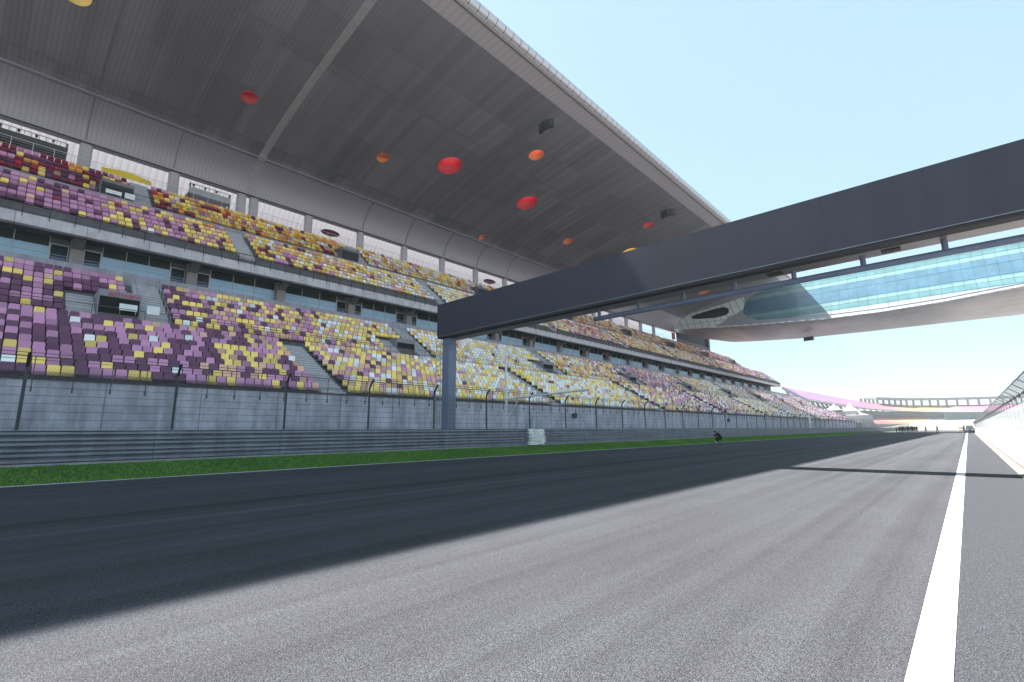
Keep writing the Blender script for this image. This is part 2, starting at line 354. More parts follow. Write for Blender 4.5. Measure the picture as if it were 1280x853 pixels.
# ------------------------------------------------------------------ main grandstand
gs = thing('grandstand', (-45,100,0), 'huge two tier main grandstand with coloured seats under a cantilevered roof', 'grandstand')
Y0, YL, YU, YB = -14.0, 240.0, 219.5, 201.0
PER = 26.4
def per(y, a, b):
    q = (y-a) % PER; return q < (b-a)
# bands: x of seat front, tread z, dx, dz, rows, end y
BANDS = {'la':(-33.4,3.95,.857,.484,10,YL), 'lb':(-45.2,9.55,.86,.60,8,YL), 'ua':(-54.1,19.72,.94,.76,6,YU), 'ub':(-62.2,25.6,.95,.85,5,YB)}
def rowxz(bd, r):
    x0,z0,dx,dz,n,ye = BANDS[bd]; return x0-dx*r, z0+dz*r
def seat_here(bd, r, y):
    if bd == 'la': return not per(y, 16.35, 18.35)
    if bd == 'lb':
        if per(y, 7.5, 9.5): return False
        return not (r < 4 and (3.2 < y < 7.5 or (r < (4 if r > 1 else 2) and per(y, 3.2, 7.5))))
    if bd == 'ua': return not per(y, 16.45, 18.15)
    if bd == 'ub':
        if per(y, 8.3, 10.0): return False
        return not (r < 2 and per(y, 5.5, 8.3))
def terrace(prof_extra_front, bd, back_x, name, zbot, mat):
    x0,z0,dx,dz,n,ye = BANDS[bd]; pr = list(prof_extra_front)
    for r in range(n):
        x, z = rowxz(bd, r); pr += [(x+.30,z),(x+.30-dx,z)] if r < n-1 else [(x+.30,z),(back_x,z)]
    return pr
# lower terraces, upper terraces: stepped slabs
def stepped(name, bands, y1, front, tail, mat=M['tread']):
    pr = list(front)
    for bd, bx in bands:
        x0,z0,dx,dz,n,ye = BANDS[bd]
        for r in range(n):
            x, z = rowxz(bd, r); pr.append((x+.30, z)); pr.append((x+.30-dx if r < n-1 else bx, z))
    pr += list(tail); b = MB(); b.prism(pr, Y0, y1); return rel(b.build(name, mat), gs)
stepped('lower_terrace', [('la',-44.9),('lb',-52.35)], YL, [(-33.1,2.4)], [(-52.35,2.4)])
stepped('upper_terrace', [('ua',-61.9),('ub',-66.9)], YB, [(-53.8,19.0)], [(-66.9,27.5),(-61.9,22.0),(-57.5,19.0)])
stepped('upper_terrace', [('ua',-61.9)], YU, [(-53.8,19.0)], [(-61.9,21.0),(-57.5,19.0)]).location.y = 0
gs.children[-1].data.transform(Matrix.Identity(4))
# trim the second copy so it starts where the first ends
me = gs.children[-1].data
for v in me.vertices:
    if v.co.y < YB: v.co.y = YB
b = MB(); b.box(-33.0,-33.35,Y0,YL,-.05,3.93); rel(b.build('front_wall', M['wall']), gs)
b = MB(); b.box(-32.93,-33.36,Y0,YL,3.93,4.02); rel(b.build('wall_coping', M['gantry_dark']), gs)
b = MB(); b.box(-52.4,-52.75,Y0,YL-4,13.0,15.22); b.box(-52.75,-56.6,Y0,YL-4,13.6,14.2); rel(b.build('suite_parapet', M['conc']), gs)
b = MB(); b.prism([(-53.6,18.05),(-53.6,18.95),(-53.83,18.95),(-54.1,18.0)], Y0, YU); rel(b.build('slab_edge', M['fascia']), gs)
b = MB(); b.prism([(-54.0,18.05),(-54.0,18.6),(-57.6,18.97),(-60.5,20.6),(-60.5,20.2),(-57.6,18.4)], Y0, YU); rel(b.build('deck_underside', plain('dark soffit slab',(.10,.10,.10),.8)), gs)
b = MB(); b.box(-53.82,-53.9,Y0,YU,18.96,19.73); rel(b.build('deck_riser', M['fascia']), gs)
b = MB(); b.box(-61.55,-61.62,Y0,YB,23.6,25.45); rel(b.build('walkway_parapet', plain('lilac grey parapet', (.30,.30,.34), .7)), gs)
# stairs
def stairs(bd, y0, y1, r0, r1, sub=2):
    b = MB(); x0,z0,dx,dz,n,ye = BANDS[bd]
    for r in range(r0, r1):
        x, z = rowxz(bd, r)
        for s in range(sub):
            xs = x+.308-dx*s/sub; z1 = z+dz*s/sub+.012
            b.box(xs, xs-dx/sub, y0, y1, z-.3, z1, 0); b.box(xs+.004, xs-.05, y0+.02, y1-.02, z1-.03, z1+.006, 1)
    return b
stairc = {}
def rep_part(b, name, mats, ymax, k0=-1):
    o = rel(b.build(name, mats), gs); first = True
    for k in range(k0, 10):
        if k*PER > ymax: break
        if k == 0: continue
        c = o.copy(); COL.objects.link(c); c.location = (0, PER*k, 0)
    return o
ST = [M['step'], plain('pale nosing', (.60,.62,.66), .6)]
rep_part(stairs('la',16.4,18.3,0,10), 'stair', ST, YL-20)
rep_part(stairs('lb',7.55,9.45,0,8), 'stair', ST, YL-12)
rep_part(stairs('lb',3.3,4.9,0,4), 'stair', ST, YL-12)
rep_part(stairs('ua',16.5,18.1,0,6), 'stair', ST, YU-20)
rep_part(stairs('ub',8.35,9.95,0,5), 'stair', ST, YB-12)
# vomitories
def vom(bd, ya, yb, rtop, name, ra=1):
    xt, zt = rowxz(bd, rtop); xa, za = rowxz(bd, ra if bd == 'lb' else 0); xa += .34; zl = zt-.03; hl = .5 if bd == 'lb' else .35
    b = MB()
    for y0, y1 in ((ya,ya+.07),(yb-.07,yb)): b.prism([(xa,za-.2),(xa,zl),(xt+.30,zl),(xt+.30,za-.2)], y0, y1, 0)
    b.box(xa-.01, xt+.30, ya+.07, yb-.07, zl-hl, zl-.004, 0)
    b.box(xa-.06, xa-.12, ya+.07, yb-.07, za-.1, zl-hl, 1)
    return b
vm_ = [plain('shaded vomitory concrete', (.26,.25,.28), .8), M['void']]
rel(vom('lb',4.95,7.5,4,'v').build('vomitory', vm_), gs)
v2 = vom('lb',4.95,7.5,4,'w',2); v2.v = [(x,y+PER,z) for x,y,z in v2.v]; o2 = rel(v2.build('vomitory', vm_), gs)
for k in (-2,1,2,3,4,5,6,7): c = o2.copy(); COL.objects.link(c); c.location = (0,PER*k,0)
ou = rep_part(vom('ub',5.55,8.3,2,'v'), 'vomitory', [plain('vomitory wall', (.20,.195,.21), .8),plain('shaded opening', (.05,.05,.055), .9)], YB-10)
# lettering over the near vomitory
def text_mesh(name, s, size, mat, loc, parent):
    cu = bpy.data.curves.new(name, 'FONT'); cu.body = s; cu.size = size; cu.extrude = .01
    to = bpy.data.objects.new(name, cu); COL.objects.link(to); dg = bpy.context.evaluated_depsgraph_get()
    me = bpy.data.meshes.new_from_object(to.evaluated_get(dg)); bpy.data.objects.remove(to)
    me.transform(Matrix(((0,0,1,0),(1,0,0,0),(0,1,0,0),(0,0,0,1)))); me.materials.clear(); me.materials.append(mat)
    o = bpy.data.objects.new(name, me); COL.objects.link(o); o.location = loc; return rel(o, parent)
text_mesh('lettering', '出口 VOM 4', .36, M['redpaint'], (-45.70,5.45,11.50), gs)
# suite front: windows, doors, piers
BAY = 8.8; GX = -56.3
def window_unit(y0, y1):
    b = MB(); b.box(GX,GX-.06,y0,y1,17.36,19.05); w = rel(b.build('window', M['glass_dark']), gs)
    b = MB(); b.box(GX+.01,GX-.05,y0,y1,14.2,17.355); lp = b.build('lower_panel', M['glass_low'], w)
    b = MB(); nn = 3
    for i in range(nn+1):
        y = y0+(y1-y0)*i/nn; b.box(GX+.012,GX+.06,y-.035,y+.035,14.2,19.0)
    b.box(GX+.064,GX+.09,y0,y1,15.9,15.94); b.box(GX+.012,GX+.05,y0,y1,18.25,18.30)
    b.build('frame', M['alu'], w); return w
PC = 4.15
def pier():
    b = MB(); b.box(GX+.75,GX-.3,PC-.46,PC+.46,14.2,18.4); return rel(b.build('pier', M['pier']), gs)
def bracket():
    b = MB(); b.prism([(-54.4,18.02),(-56.2,18.0),(-55.9,17.3),(-55.6,17.3)], PC-.4, PC+.4); return rel(b.build('bracket', M['bracket']), gs)
def door(y):
    b = MB(); b.box(GX+.02,GX-.03,y-.55,y+.55,14.3,17.6); d = rel(b.build('door', M['door_glass']), gs)
    b = MB(); b.box(GX+.03,GX+.07,y-.62,y-.55,14.2,17.7); b.box(GX+.03,GX+.07,y+.55,y+.62,14.2,17.7); b.box(GX+.03,GX+.07,y-.55,y+.55,17.6,17.7)
    b.build('frame', M['alu'], d)
    b = MB(); b.box(GX+.025,GX+.04,y-.5,y+.5,14.3,16.55); b.build('lower_panel', M['door_low'], d); return d
M['door_glass'] = plain('dark door glass', (.008,.010,.012), .25, spec=.3); M['door_low'] = plain('blue lower door glass', (.05,.09,.16), .3)
def has_doors(k): return k % 3 != 2
NB = int((YU-6)/BAY); WP = {}
def cpy(o, k):
    c = o.copy(); COL.objects.link(c); c.location = o.location+Vector((0,BAY*k,0))
    for ch in o.children: d = ch.copy(); COL.objects.link(d); d.parent = c
pr0 = pier(); br0 = bracket(); d0 = door(PC-1.12); d1 = door(PC+1.12)
for k in range(-2, NB):
    if k: cpy(pr0,k); cpy(br0,k)
    if has_doors(k) and k: cpy(d0,k); cpy(d1,k)
for k in range(-2, NB-1):
    key = (has_doors(k), has_doors(k+1)); ya = PC+(1.78 if key[0] else .48); yb = PC+BAY-(1.78 if key[1] else .48)
    if key not in WP: WP[key] = (window_unit(ya+BAY*k, yb+BAY*k), k)
    else: cpy(WP[key][0], k-WP[key][1])
b = MB(); b.box(GX-.12,GX-.3,Y0,YU-4,14.2,19.2); rel(b.build('suite_back_wall', plain('suite interior wall',(.10,.11,.11),.7)), gs)
# railings
def railing(name, x, z, y0, y1, h=1.05, step=1.6, r=.022, mat='rail_steel', mids=2):
    b = MB(); b.tube((x,y0,z+h),(x,y1,z+h), r*1.15, 5)
    for i in range(mids): b.tube((x,y0,z+h*(i+1)/(mids+1)),(x,y1,z+h*(i+1)/(mids+1)), r*.45, 4)
    y = y0
    while y < y1: b.tube((x,y,z-.05),(x,y,z+h), r, 5); y += step
    return rel(b.build(name, M[mat]), gs)
railing('slab_railing', -53.5, 18.7, Y0, YU, 1.15, 1.6, .028, 'dark_metal')
railing('suite_railing', -52.6, 15.2, Y0, YL-6, .5, 2.2, .02, 'rail_steel', 1)
railing('walkway_railing', -44.85, 9.5, Y0, YL, .95, 1.55, .024, 'rust', 1)
railing('upper_walkway_railing', -61.8, 25.55, Y0, YB, .9, 1.6, .024, 'dark_metal', 1)
railing('rear_railing', -67.2, 29.7, Y0, YB, 1.35, 1.6, .025, 'white_metal', 4)
b = MB(); b.tube((-32.86,Y0,5.05),(-32.86,YL,5.05), .03, 6); y = -13.4; 
while y < YL:
    b.tube((-32.95,y,3.35),(-32.95,y,4.85), .022, 5); b.tube((-32.95,y,4.85),(-32.86,y,5.05), .022, 5); b.box(-32.94,-33.0,y-.035,y+.035,3.35,3.6); y += 1.5
for z in (4.35,4.7): b.tube((-32.93,Y0,z),(-32.93,YL,z), .008, 4)
rel(b.build('front_railing', M['rust']), gs)
for (xa,za,xb,zb,yy_) in ((-33.3,4.9,-41.3,9.4,17.35),):
    pass
b = MB()   # aisle handrails beside the vomitory stairs
for sgn in (7.6, 9.4):
    b.tube((-45.3,sgn,10.5),(-50.9,sgn,14.6), .025, 5)
    for i in range(6): xx_ = -45.3-1.12*i; b.tube((xx_,sgn,9.6+.60/.86*1.12*i*.93),(xx_,sgn,10.5+4.1/5*i), .02, 5)
rep_part(b, 'handrail', M['alu'], YL-12)
# upper concourse
b = MB(); b.box(-66.95,-80,Y0,YB,29.2,29.65); rel(b.build('concourse_floor', M['conc']), gs)
b = MB(); b.prism([(-79.8,29.7),(-80.2,33),(-79.4,36.5),(-77.2,39.2),(-73.5,40.6)], Y0-6, 153, closed=False); rel(b.build('rear_membrane', M['membrane'], smooth=True), gs)
b = MB(); b.box(-70.62,-71.5,4.05,5.25,29.0,38.6)
c0 = rel(b.build('column', M['column']), gs)
bv = c0.modifiers.new('bevel','BEVEL'); bv.width = .38; bv.segments = 5
for p_ in c0.data.polygons: p_.use_smooth = True
for y in (-4.1,13.3,21.35,23.0,31.0,39.9,48.7,57.5,66.4,75.2,84,92.8,101.6,110.4,119.2,128,136.8,145.6):
    c = c0.copy(); COL.objects.link(c); c.location = c0.location+Vector((0,y-4.65,0))
# cabinets and people-free clutter along the rear
# ------------------------------------------------------------------ roof with round skylights
PROF = [(-67.3,38.6),(-66.4,39.2),(-62,40.75),(-57,42.05),(-52,43.2),(-47,44.1),(-42,44.95),(-36.4,46.0)]
RY0, RY1 = -22, 163
top = [(-35.2,46.9),(-42,48.1),(-50,48.2),(-60,46.6),(-67.3,44.6),(-74,42.2),(-74,41.6),(-69.5,40.3)]
b = MB(); b.prism(PROF+top, RY0, RY1, 0); roof = b.build('roof', [M['soffit'],M['rooftop']])
HOLES = [(-56.4,1.3,1.15,'yellow'),(-59.0,17.5,.95,'red'),(-58.85,36.1,.95,'orange'),(-54.7,45.5,1.95,'red'),(-44.8,55.0,1.25,'orange'),(-45.5,12.9,1.0,'orange'),(-54.3,63.7,1.95,'red'),(-66.0,63.5,.75,'orange'),(-58.4,81.9,1.1,'orange'),(-44.6,92.3,1.25,'red'),(-53.6,100.0,1.95,'yellow'),(-53.8,146.0,1.6,'orange'),(-50.5,122.0,1.3,'red'),(-41.5,-3,1.4,'red')]  # nearest orange hole, out of view, is added for the grass sun patch
cb = MB()
for x,y,r,c in HOLES: cb.tube((x,y,36),(x,y,52), r, 40)
cut = cb.build('cutter', M['soffit'])
md = roof.modifiers.new('b','BOOLEAN'); md.operation = 'DIFFERENCE'; md.object = cut; md.solver = 'EXACT'
dg = bpy.context.evaluated_depsgraph_get(); nm = bpy.data.meshes.new_from_object(roof.evaluated_get(dg)); roof.modifiers.clear(); roof.data = nm; bpy.data.objects.remove(cut)
rel(roof, gs)
HC_ = {'red':(.55,.045,.07),'orange':(.70,.24,.10),'yellow':(.75,.58,.20)}
HM = {k: plain(k+' skylight lining', v, .45) for k,v in HC_.items()}
P2 = sorted(PROF+[(-35.2,46.0)])
for x,y,r,c in HOLES:
    zb = np.interp(x,[p[0] for p in P2],[p[1] for p in P2])-.10; zt = np.interp(x,[-74,-67.3,-60,-50,-42,-35.2],[42.2,44.6,46.6,48.2,48.1,46.9])+.15
    zt = min(zt, zb+2.6+r*.7) if r > 1.5 else min(zt, zb+2.8)
    b = MB(); n_ = 48; rr = r-.03; vs = []
    for z, q in ((zb-.0,rr),(zt,rr)):
        for i in range(n_):
            t_ = 2*PI*i/n_; px_ = x+q*math.cos(t_); zz_ = z if z == zt else np.interp(px_,[p[0] for p in P2],[p[1] for p in P2])-.06
            vs.append((px_, y+q*math.sin(t_), zz_))
    b.add(vs, [(i,(i+1)%n_,n_+(i+1)%n_,n_+i) for i in range(n_)])
    s_ = rel(b.build('skylight', HM[c], smooth=True), gs)
    so = s_.modifiers.new('solid','SOLIDIFY'); so.thickness = .02; so.offset = -1
# edge band, nose tube, gutter, joint strips, curved rear panel
b = MB(); b.prism([(-36.4,45.995),(-34.0,46.15),(-33.5,46.2),(-33.5,46.45),(-36.4,46.6)], RY0, RY1); rel(b.build('edge_band', M['band']), gs)
b = MB(); b.box(-34.02,-33.86,RY0,RY1,46.04,46.14); rel(b.build('edge_gutter', M['rust']), gs)
b = MB(); n_ = 14; prof = [(-33.55+.62*math.sin(PI*i/n_)*1.0, 46.9-.62*math.cos(PI*i/n_)) for i in range(n_+1)]
b.prism(prof+[(-35.0,47.52),(-35.0,46.45)], RY0, RY1); rel(b.build('edge_nose', M['nose'], smooth=False), gs)
def bez(p0, p1, p2, p3, n=16):
    return [tuple((1-u)**3*a+3*(1-u)**2*u*b_+3*(1-u)*u*u*c+u**3*d for a,b_,c,d in zip(p0,p1,p2,p3)) for u in [i/n for i in range(n+1)]]
CV = bez((-70.5,34.5),(-70.0,36.4),(-69.1,37.9),(-67.3,38.68))
def strip(name, y0, y1, mat, off=.05):
    b = MB(); p = CV[1:-1:2]+[(x,z) for x,z in PROF]
    q = [(x+.0,z-off) for x,z in p]; b.prism(q, y0, y1, closed=False); o = b.build(name, mat); so = o.modifiers.new('s','SOLIDIFY'); so.thickness = .04; so.offset = 0; return rel(o, gs)
strip('joint_strip', 21.75, 22.65, M['joint'])
dk = plain('dark joint strip', (.17,.17,.185), .6)
for y in (4.4,13.0): strip('joint_strip', y, y+.12, dk)
for y in (39.8,48.4,57.3,66.0,75,92.5,110): strip('joint_strip', y, y+.2, dk)
b = MB(); b.prism(CV+[(-66.9,38.75),(-66.9,40.2),(-71.2,40.9),(-71.5,34.5)], RY0, RY1); rp = rel(b.build('rear_roof_panel', M['panel']), gs)
b = MB(); b.tube((-70.3,RY0,34.45),(-70.3,RY1,34.45), .07, 6); rel(b.build('panel_edge_pipe', M['dark_metal']), gs)
# louvre screen beyond the roof end
b = MB()
for i in range(7): b.box(-67.9,-68.1,157,182,29.9+.75*i,30.25+.75*i)
b.box(-67.2,-68.6,181.6,183.2,29.7,36); b.box(-68.3,-68.6,157,182,29.7,35.6); rel(b.build('louvre_screen', plain('dark louvres',(.06,.06,.065),.6)), gs)

# ------------------------------------------------------------------ seats
def prob(bd, r, y):
    """palette mix along the stand"""
    L = [ # y: weights plum mauve yellow beige white maroon orange red charcoal
      (-14,(48,38,9,2,2,0,0,.15,0)),(6,(48,36,11,2,2,0,0,.15,0)),(10,(36,32,18,11,3,0,0,.1,0)),(16,(22,24,30,20,4,0,0,0,0)),(22,(12,14,36,26,12,0,0,0,0)),(30,(5,6,38,26,25,0,0,0,0)),
      (38,(2,2,36,14,46,0,0,0,0)),(48,(1,1,28,6,64,0,0,0,0)),(58,(1,2,40,9,48,0,1,0,0)),(68,(2,5,40,20,28,0,5,0,0)),(80,(8,18,28,22,18,2,4,0,0)),(92,(14,40,12,14,18,2,0,0,0)),(105,(12,36,16,18,18,0,0,0,0)),
      (120,(2,8,34,26,28,0,2,0,0)),(140,(2,8,22,14,54,0,0,0,0)),(165,(12,26,14,14,34,0,0,0,0)),(200,(10,34,6,10,40,0,0,0,0)),(245,(14,40,4,8,34,0,0,0,0))]
    U = [ (-14,(38,44,12,5,0,2,0,0,0)),(5,(34,44,12,7,0,2,0,0,0)),(9,(24,32,30,12,1,1,1,0,0)),(16,(18,20,38,18,3,1,3,0,0)),(24,(6,10,36,22,14,3,9,0,0)),(32,(4,8,38,16,26,1,7,0,0)),(44,(1,3,34,10,50,0,2,0,0)),
      (56,(1,3,30,14,48,0,4,0,0)),(72,(4,8,32,20,26,2,8,0,0)),(86,(14,32,18,14,12,2,8,0,0)),(98,(6,14,34,20,14,4,8,0,0)),(115,(3,6,36,24,22,2,7,0,0)),(135,(4,6,26,24,34,2,4,0,0)),(160,(10,20,20,20,20,8,2,0,0)),(200,(18,34,8,14,24,2,0,0,0)),(220,(18,36,4,10,32,0,0,0,0))]
    B = [ (-14,(24,8,24,5,0,28,12,1,0)),(6,(26,8,18,4,0,36,8,1,0)),(9,(12,16,28,4,0,30,8,2,0)),(14,(8,12,38,6,1,22,12,1,0)),(22,(4,6,38,10,4,12,26,0,0)),(32,(3,4,34,12,12,6,28,0,0)),(42,(1,2,32,12,38,2,12,0,0)),(52,(1,1,34,8,50,1,6,0,0)),
      (64,(2,4,36,10,14,8,26,0,0)),(80,(6,12,34,10,8,8,22,0,0)),(100,(4,6,24,20,30,4,12,0,0)),(125,(4,6,20,16,30,6,16,2,0)),(150,(6,6,20,20,12,12,22,2,0)),(175,(16,20,10,16,16,16,6,0,0)),(202,(20,36,6,12,22,4,0,0,0))]
    T = {'la':L,'lb':L,'ua':U,'ub':B}[bd]; ys = [q[0] for q in T]
    w = np.array([np.interp(y, ys, [q[1][i] for q in T]) for i in range(9)]); return w/w.sum()
seats = []
for bd in BANDS:
    x0,z0,dx,dz,nr,ye = BANDS[bd]
    for r in range(nr):
        y = Y0+.4; x, z = rowxz(bd, r); prev = None
        while y < ye-.5:
            if seat_here(bd, r, y-.24) and seat_here(bd, r, y+.24):
                c = prev if (prev is not None and RNG.random() < .04) else int(RNG.choice(9, p=prob(bd, r, y)))
                prev = c; seats.append((bd, r, x, y, z, c))
            y += .55
SV = np.array([(0,-.245,.40),(0,.245,.40),(-.13,.235,.27),(-.13,-.235,.27),(-.38,-.245,.41),(-.38,.245,.41),(-.45,.245,.79),(-.47,.20,.86),(-.47,-.20,.86),(-.45,-.245,.79),
     (-.02,-.235,.36),(-.02,.235,.36),(-.42,-.235,.33),(-.42,.235,.33),(-.50,.16,.85),(-.50,-.16,.85)])
SF = [(3,2,1,0),(0,1,5,4),(4,5,6,9),(9,6,7,8),(3,12,13,2),(0,4,12,3),(1,2,13,5),(4,9,12),(5,13,6),(9,8,15),(6,14,7),(7,14,15,8),(12,15,14,13)]
def sdist(s):
    p = proj(s[2], s[3], s[4]+.6)
    if p is None or not (0 <= p[0] <= 1280 and 0 <= p[1] <= 853): return 1e9
    return Vector((s[2],s[3],s[4]+.6-HC)).dot(F)/1.0
order = sorted(range(len(seats)), key=lambda i: sdist(seats[i])); near = set(order[:300])
def seat_mesh(c):
    me = bpy.data.meshes.new(SN[c]+'_seat'); me.from_pydata(SV.tolist(), [], SF); me.materials.append(SEATM[c])
    for p in me.polygons: p.use_smooth = False
    return me
SM = [seat_mesh(c) for c in range(9)]
ORD = ['first','second','third','fourth','fifth','sixth','seventh','eighth','ninth','tenth','eleventh','twelfth','thirteenth','fourteenth','fifteenth','sixteenth','seventeenth','eighteenth','nineteenth']
TENS = ['','','twenty','thirty','forty','fifty']; TORD = ['','','twentieth','thirtieth','fortieth','fiftieth']
def ordinal(n):
    if n <= 19: return ORD[n-1]
    return TORD[n//10] if n % 10 == 0 else TENS[n//10]+'-'+ORD[n%10-1]
CN = {'plum':'dark plum','mauve':'mauve','yellow':'yellow','beige':'beige','white':'white','maroon':'maroon','orange':'orange','red':'red','charcoal':'charcoal'}
rows = {}
for i in near: rows.setdefault((seats[i][0],seats[i][1]), []).append(i)
for key, L in rows.items():
    L.sort(key=lambda i: seats[i][3])
    for n_, i in enumerate(L):
        bd, r, x, y, z, c = seats[i]
        o = bpy.data.objects.new('stadium_seat', SM[c]); COL.objects.link(o); o.location = (x,y,z)
        rown = ('front' if r == 0 else ordinal(r+1))+' row above the wall'
        tag(o, f'{CN[SN[c]]} seat, {ordinal(n_+1)} from photo\'s left edge in {rown}', 'stadium seat', 'stadium seats in the lower rows near the camera')
far = [s for i, s in enumerate(seats) if i not in near]
P = np.array([(s[2],s[3],s[4]) for s in far]); nv = len(SV)
VV = (SV[None]+P[:,None]).reshape(-1,3)
ff = []; mi = []
for k, s in enumerate(far):
    o_ = k*nv; ff += [tuple(i+o_ for i in f) for f in SF]; mi += [s[5]]*len(SF)
me = bpy.data.meshes.new('stadium_seats'); me.from_pydata(VV.tolist(), [], ff)
for m in SEATM: me.materials.append(m)
me.polygons.foreach_set('material_index', mi); me.update()
at_ = me.attributes.new('tone','FLOAT','POINT'); at_.data.foreach_set('value', np.repeat(RNG.random(len(far)), nv))
o = bpy.data.objects.new('stadium_seats', me); COL.objects.link(o); tag(o, 'thousands more coloured plastic seats filling both tiers of the grandstand', 'stadium seats', kind='stuff')

# boards and banners hung in the stand
def board(name, x, y0, y1, z0, z1, mat, label, cat, group=None):
    b = MB(); b.box(x,x-.04,y0,y1,z0,z1,0); b.box(x-.045,x-.08,y0+.05,y0+.10,z0-.25,z1,1); b.box(x-.045,x-.08,y1-.10,y1-.05,z0-.25,z1,1)
    o = b.build(name, [mat,M['rail_steel']], origin=(x,(y0+y1)/2,z0)); return tag(o, label, cat, group)
board('notice_board', -45.6, 6.2, 7.3, 10.5, 11.0, M['whiteboard'], 'white rectangular board across the dark vomitory opening under red lettering', 'board')
board('notice_board', -44.75, 7.75, 8.55, 10.3, 10.95, M['whiteboard'], 'white square board at the foot of the stairs right of the vomitory', 'board')
board('notice_board', -61.7, 6.0, 7.3, 25.75, 26.15, M['whiteboard'], 'long white board over the upper tier vomitory opening', 'board')
board('notice_board', -61.65, 7.55, 8.4, 25.65, 26.25, M['whiteboard'], 'square white board at the foot of the upper tier stairs', 'board')
b = MB(); n_ = 12; vs = []
for i in range(n_+1):
    y = 5.9+4.6*i/n_; s_ = math.sin(PI*i/n_); vs += [(-67.0,y,30.15-.0*s_),(-67.35+.2*s_,y,30.75+.22*s_)]
b.add(vs, [(2*i,2*i+2,2*i+3,2*i+1) for i in range(n_)]); o = b.build('yellow_awning', M['yellow'], origin=(-67,8,30)); so = o.modifiers.new('s','SOLIDIFY'); so.thickness = .05
tag(o, 'long yellow curved awning behind the top row, right of the first column', 'awning')
for (y, z, lb) in ((33.3,31.6,'maroon oval awning beside the column in the upper concourse'),(67.8,31.6,'maroon oval awning just above the gantry beam at the top row'),(100,31.2,'small maroon awning in the upper concourse beneath the gantry truss')):
    b = MB(); b.ball((-68.3,y,z), .9, 1.5, .38, 20, 8); b.tube((-68.3,y,29.6),(-68.3,y,z), .05, 6); o = b.build('oval_awning', M['cloth_maroon'], smooth=True, origin=(-68.3,y,29.6)); tag(o, lb, 'awning', 'maroon awnings at the back of the upper tier')
# camera platforms with floodlights
def platform(y0, y1, fas, label):
    t_ = thing('camera_platform', (-67.6,(y0+y1)/2,29.65), label, 'platform', 'platforms at the back of the upper tier')
    b = MB(); b.box(-67.4,-67.5,y0,y1,30.9,31.75); b.box(-67.5,-69.2,y0,y1,31.0,31.1); rel(b.build('deck', fas), t_)
    b = MB()
    for y in (y0+.1,y1-.1): b.box(-67.45,-67.6,y-.08,y+.08,29.6,32.2)
    rel(b.build('support', M['dark_metal']), t_)
    b = MB(); b.tube((-67.4,y0,32.2),(-67.4,y1,32.2), .04, 5)
    y = y0
    while y < y1: b.tube((-67.4,y,31.75),(-67.4,y,32.2), .03, 5); y += .55
    rel(b.build('guard_rail', M['rail_steel']), t_)
    for y in np.arange(y0+.5, y1-.3, 1.3):
        b = MB(); b.tube((-67.7,y,31.7),(-67.7,y,32.15), .03, 5); b.box(-67.6,-67.9,y-.1,y+.1,32.1,32.32); rel(b.build('floodlight', M['black']), t_)
    return t_
platform(-2.6, 3.0, plain('dark grey fascia', (.06,.065,.06), .5), 'dark railed camera platform at top left behind the highest seats')
platform(14.3, 19.0, plain('light grey fascia', (.36,.38,.41), .5), 'light grey camera platform with black lamps between two columns')
# hanging speakers
def speaker(x, y, z, s, label, wing=False):
    t_ = thing('speaker_cluster', (x,y,z), label, 'speaker', 'speaker clusters hung overhead')
    for i in range(5):
        a_ = (i-2)*.42; b = MB(); cx, cy = .9*s*math.sin(a_), -.55*s*math.cos(a_)+.3
        ca, sa = math.cos(a_), math.sin(a_)
        pr_ = [(-.28,-.2),(.28,-.2),(.22,.22),(-.22,.22)]
        vs = [(cx+(px_*ca-py_*sa)*s*.85, cy+(px_*sa+py_*ca)*s, zz_*s) for zz_ in (-.42,.38) for px_,py_ in pr_]
        b.add(vs, [(3,2,1,0),(4,5,6,7),(0,1,5,4),(1,2,6,5),(2,3,7,6),(3,0,4,7)]); b.build('loudspeaker', M['black'], t_)
    b = MB()
    for q in (-.35,.35): b.tube((q*s,0,.35*s),(q*.5*s,0,1.7*s), .03, 5)
    b.tube((-.9*s,.1,.4*s),(.9*s,.1,.4*s), .035, 5); b.build('hanger', M['galv'], t_); return t_
speaker(-38.6,49.9,44.0,1.45,'nearer black speaker cluster hanging under the roof edge')
speaker(-38.7,89.0,44.0,1.6,'farther black speaker cluster hanging under the roof edge above the gantry')
speaker(-31.4,165.0,27.6,1.4,'small black speaker cluster hanging under the bridge building')
for (y, lb) in ((46.1,'round black loudspeaker on the front wall right of the pale pole'),(95.5,'round black loudspeaker on the front wall above the crouching person')):
    b = MB(); b.tube((-32.98,y,3.0),(-32.6,y,2.95), .22, 14, r2=.34); b.tube((-32.6,y,2.95),(-32.55,y,2.95), .34, 14, r2=.28); o = b.build('wall_speaker', M['black'], origin=(-33,y,3)); tag(o, lb, 'speaker')

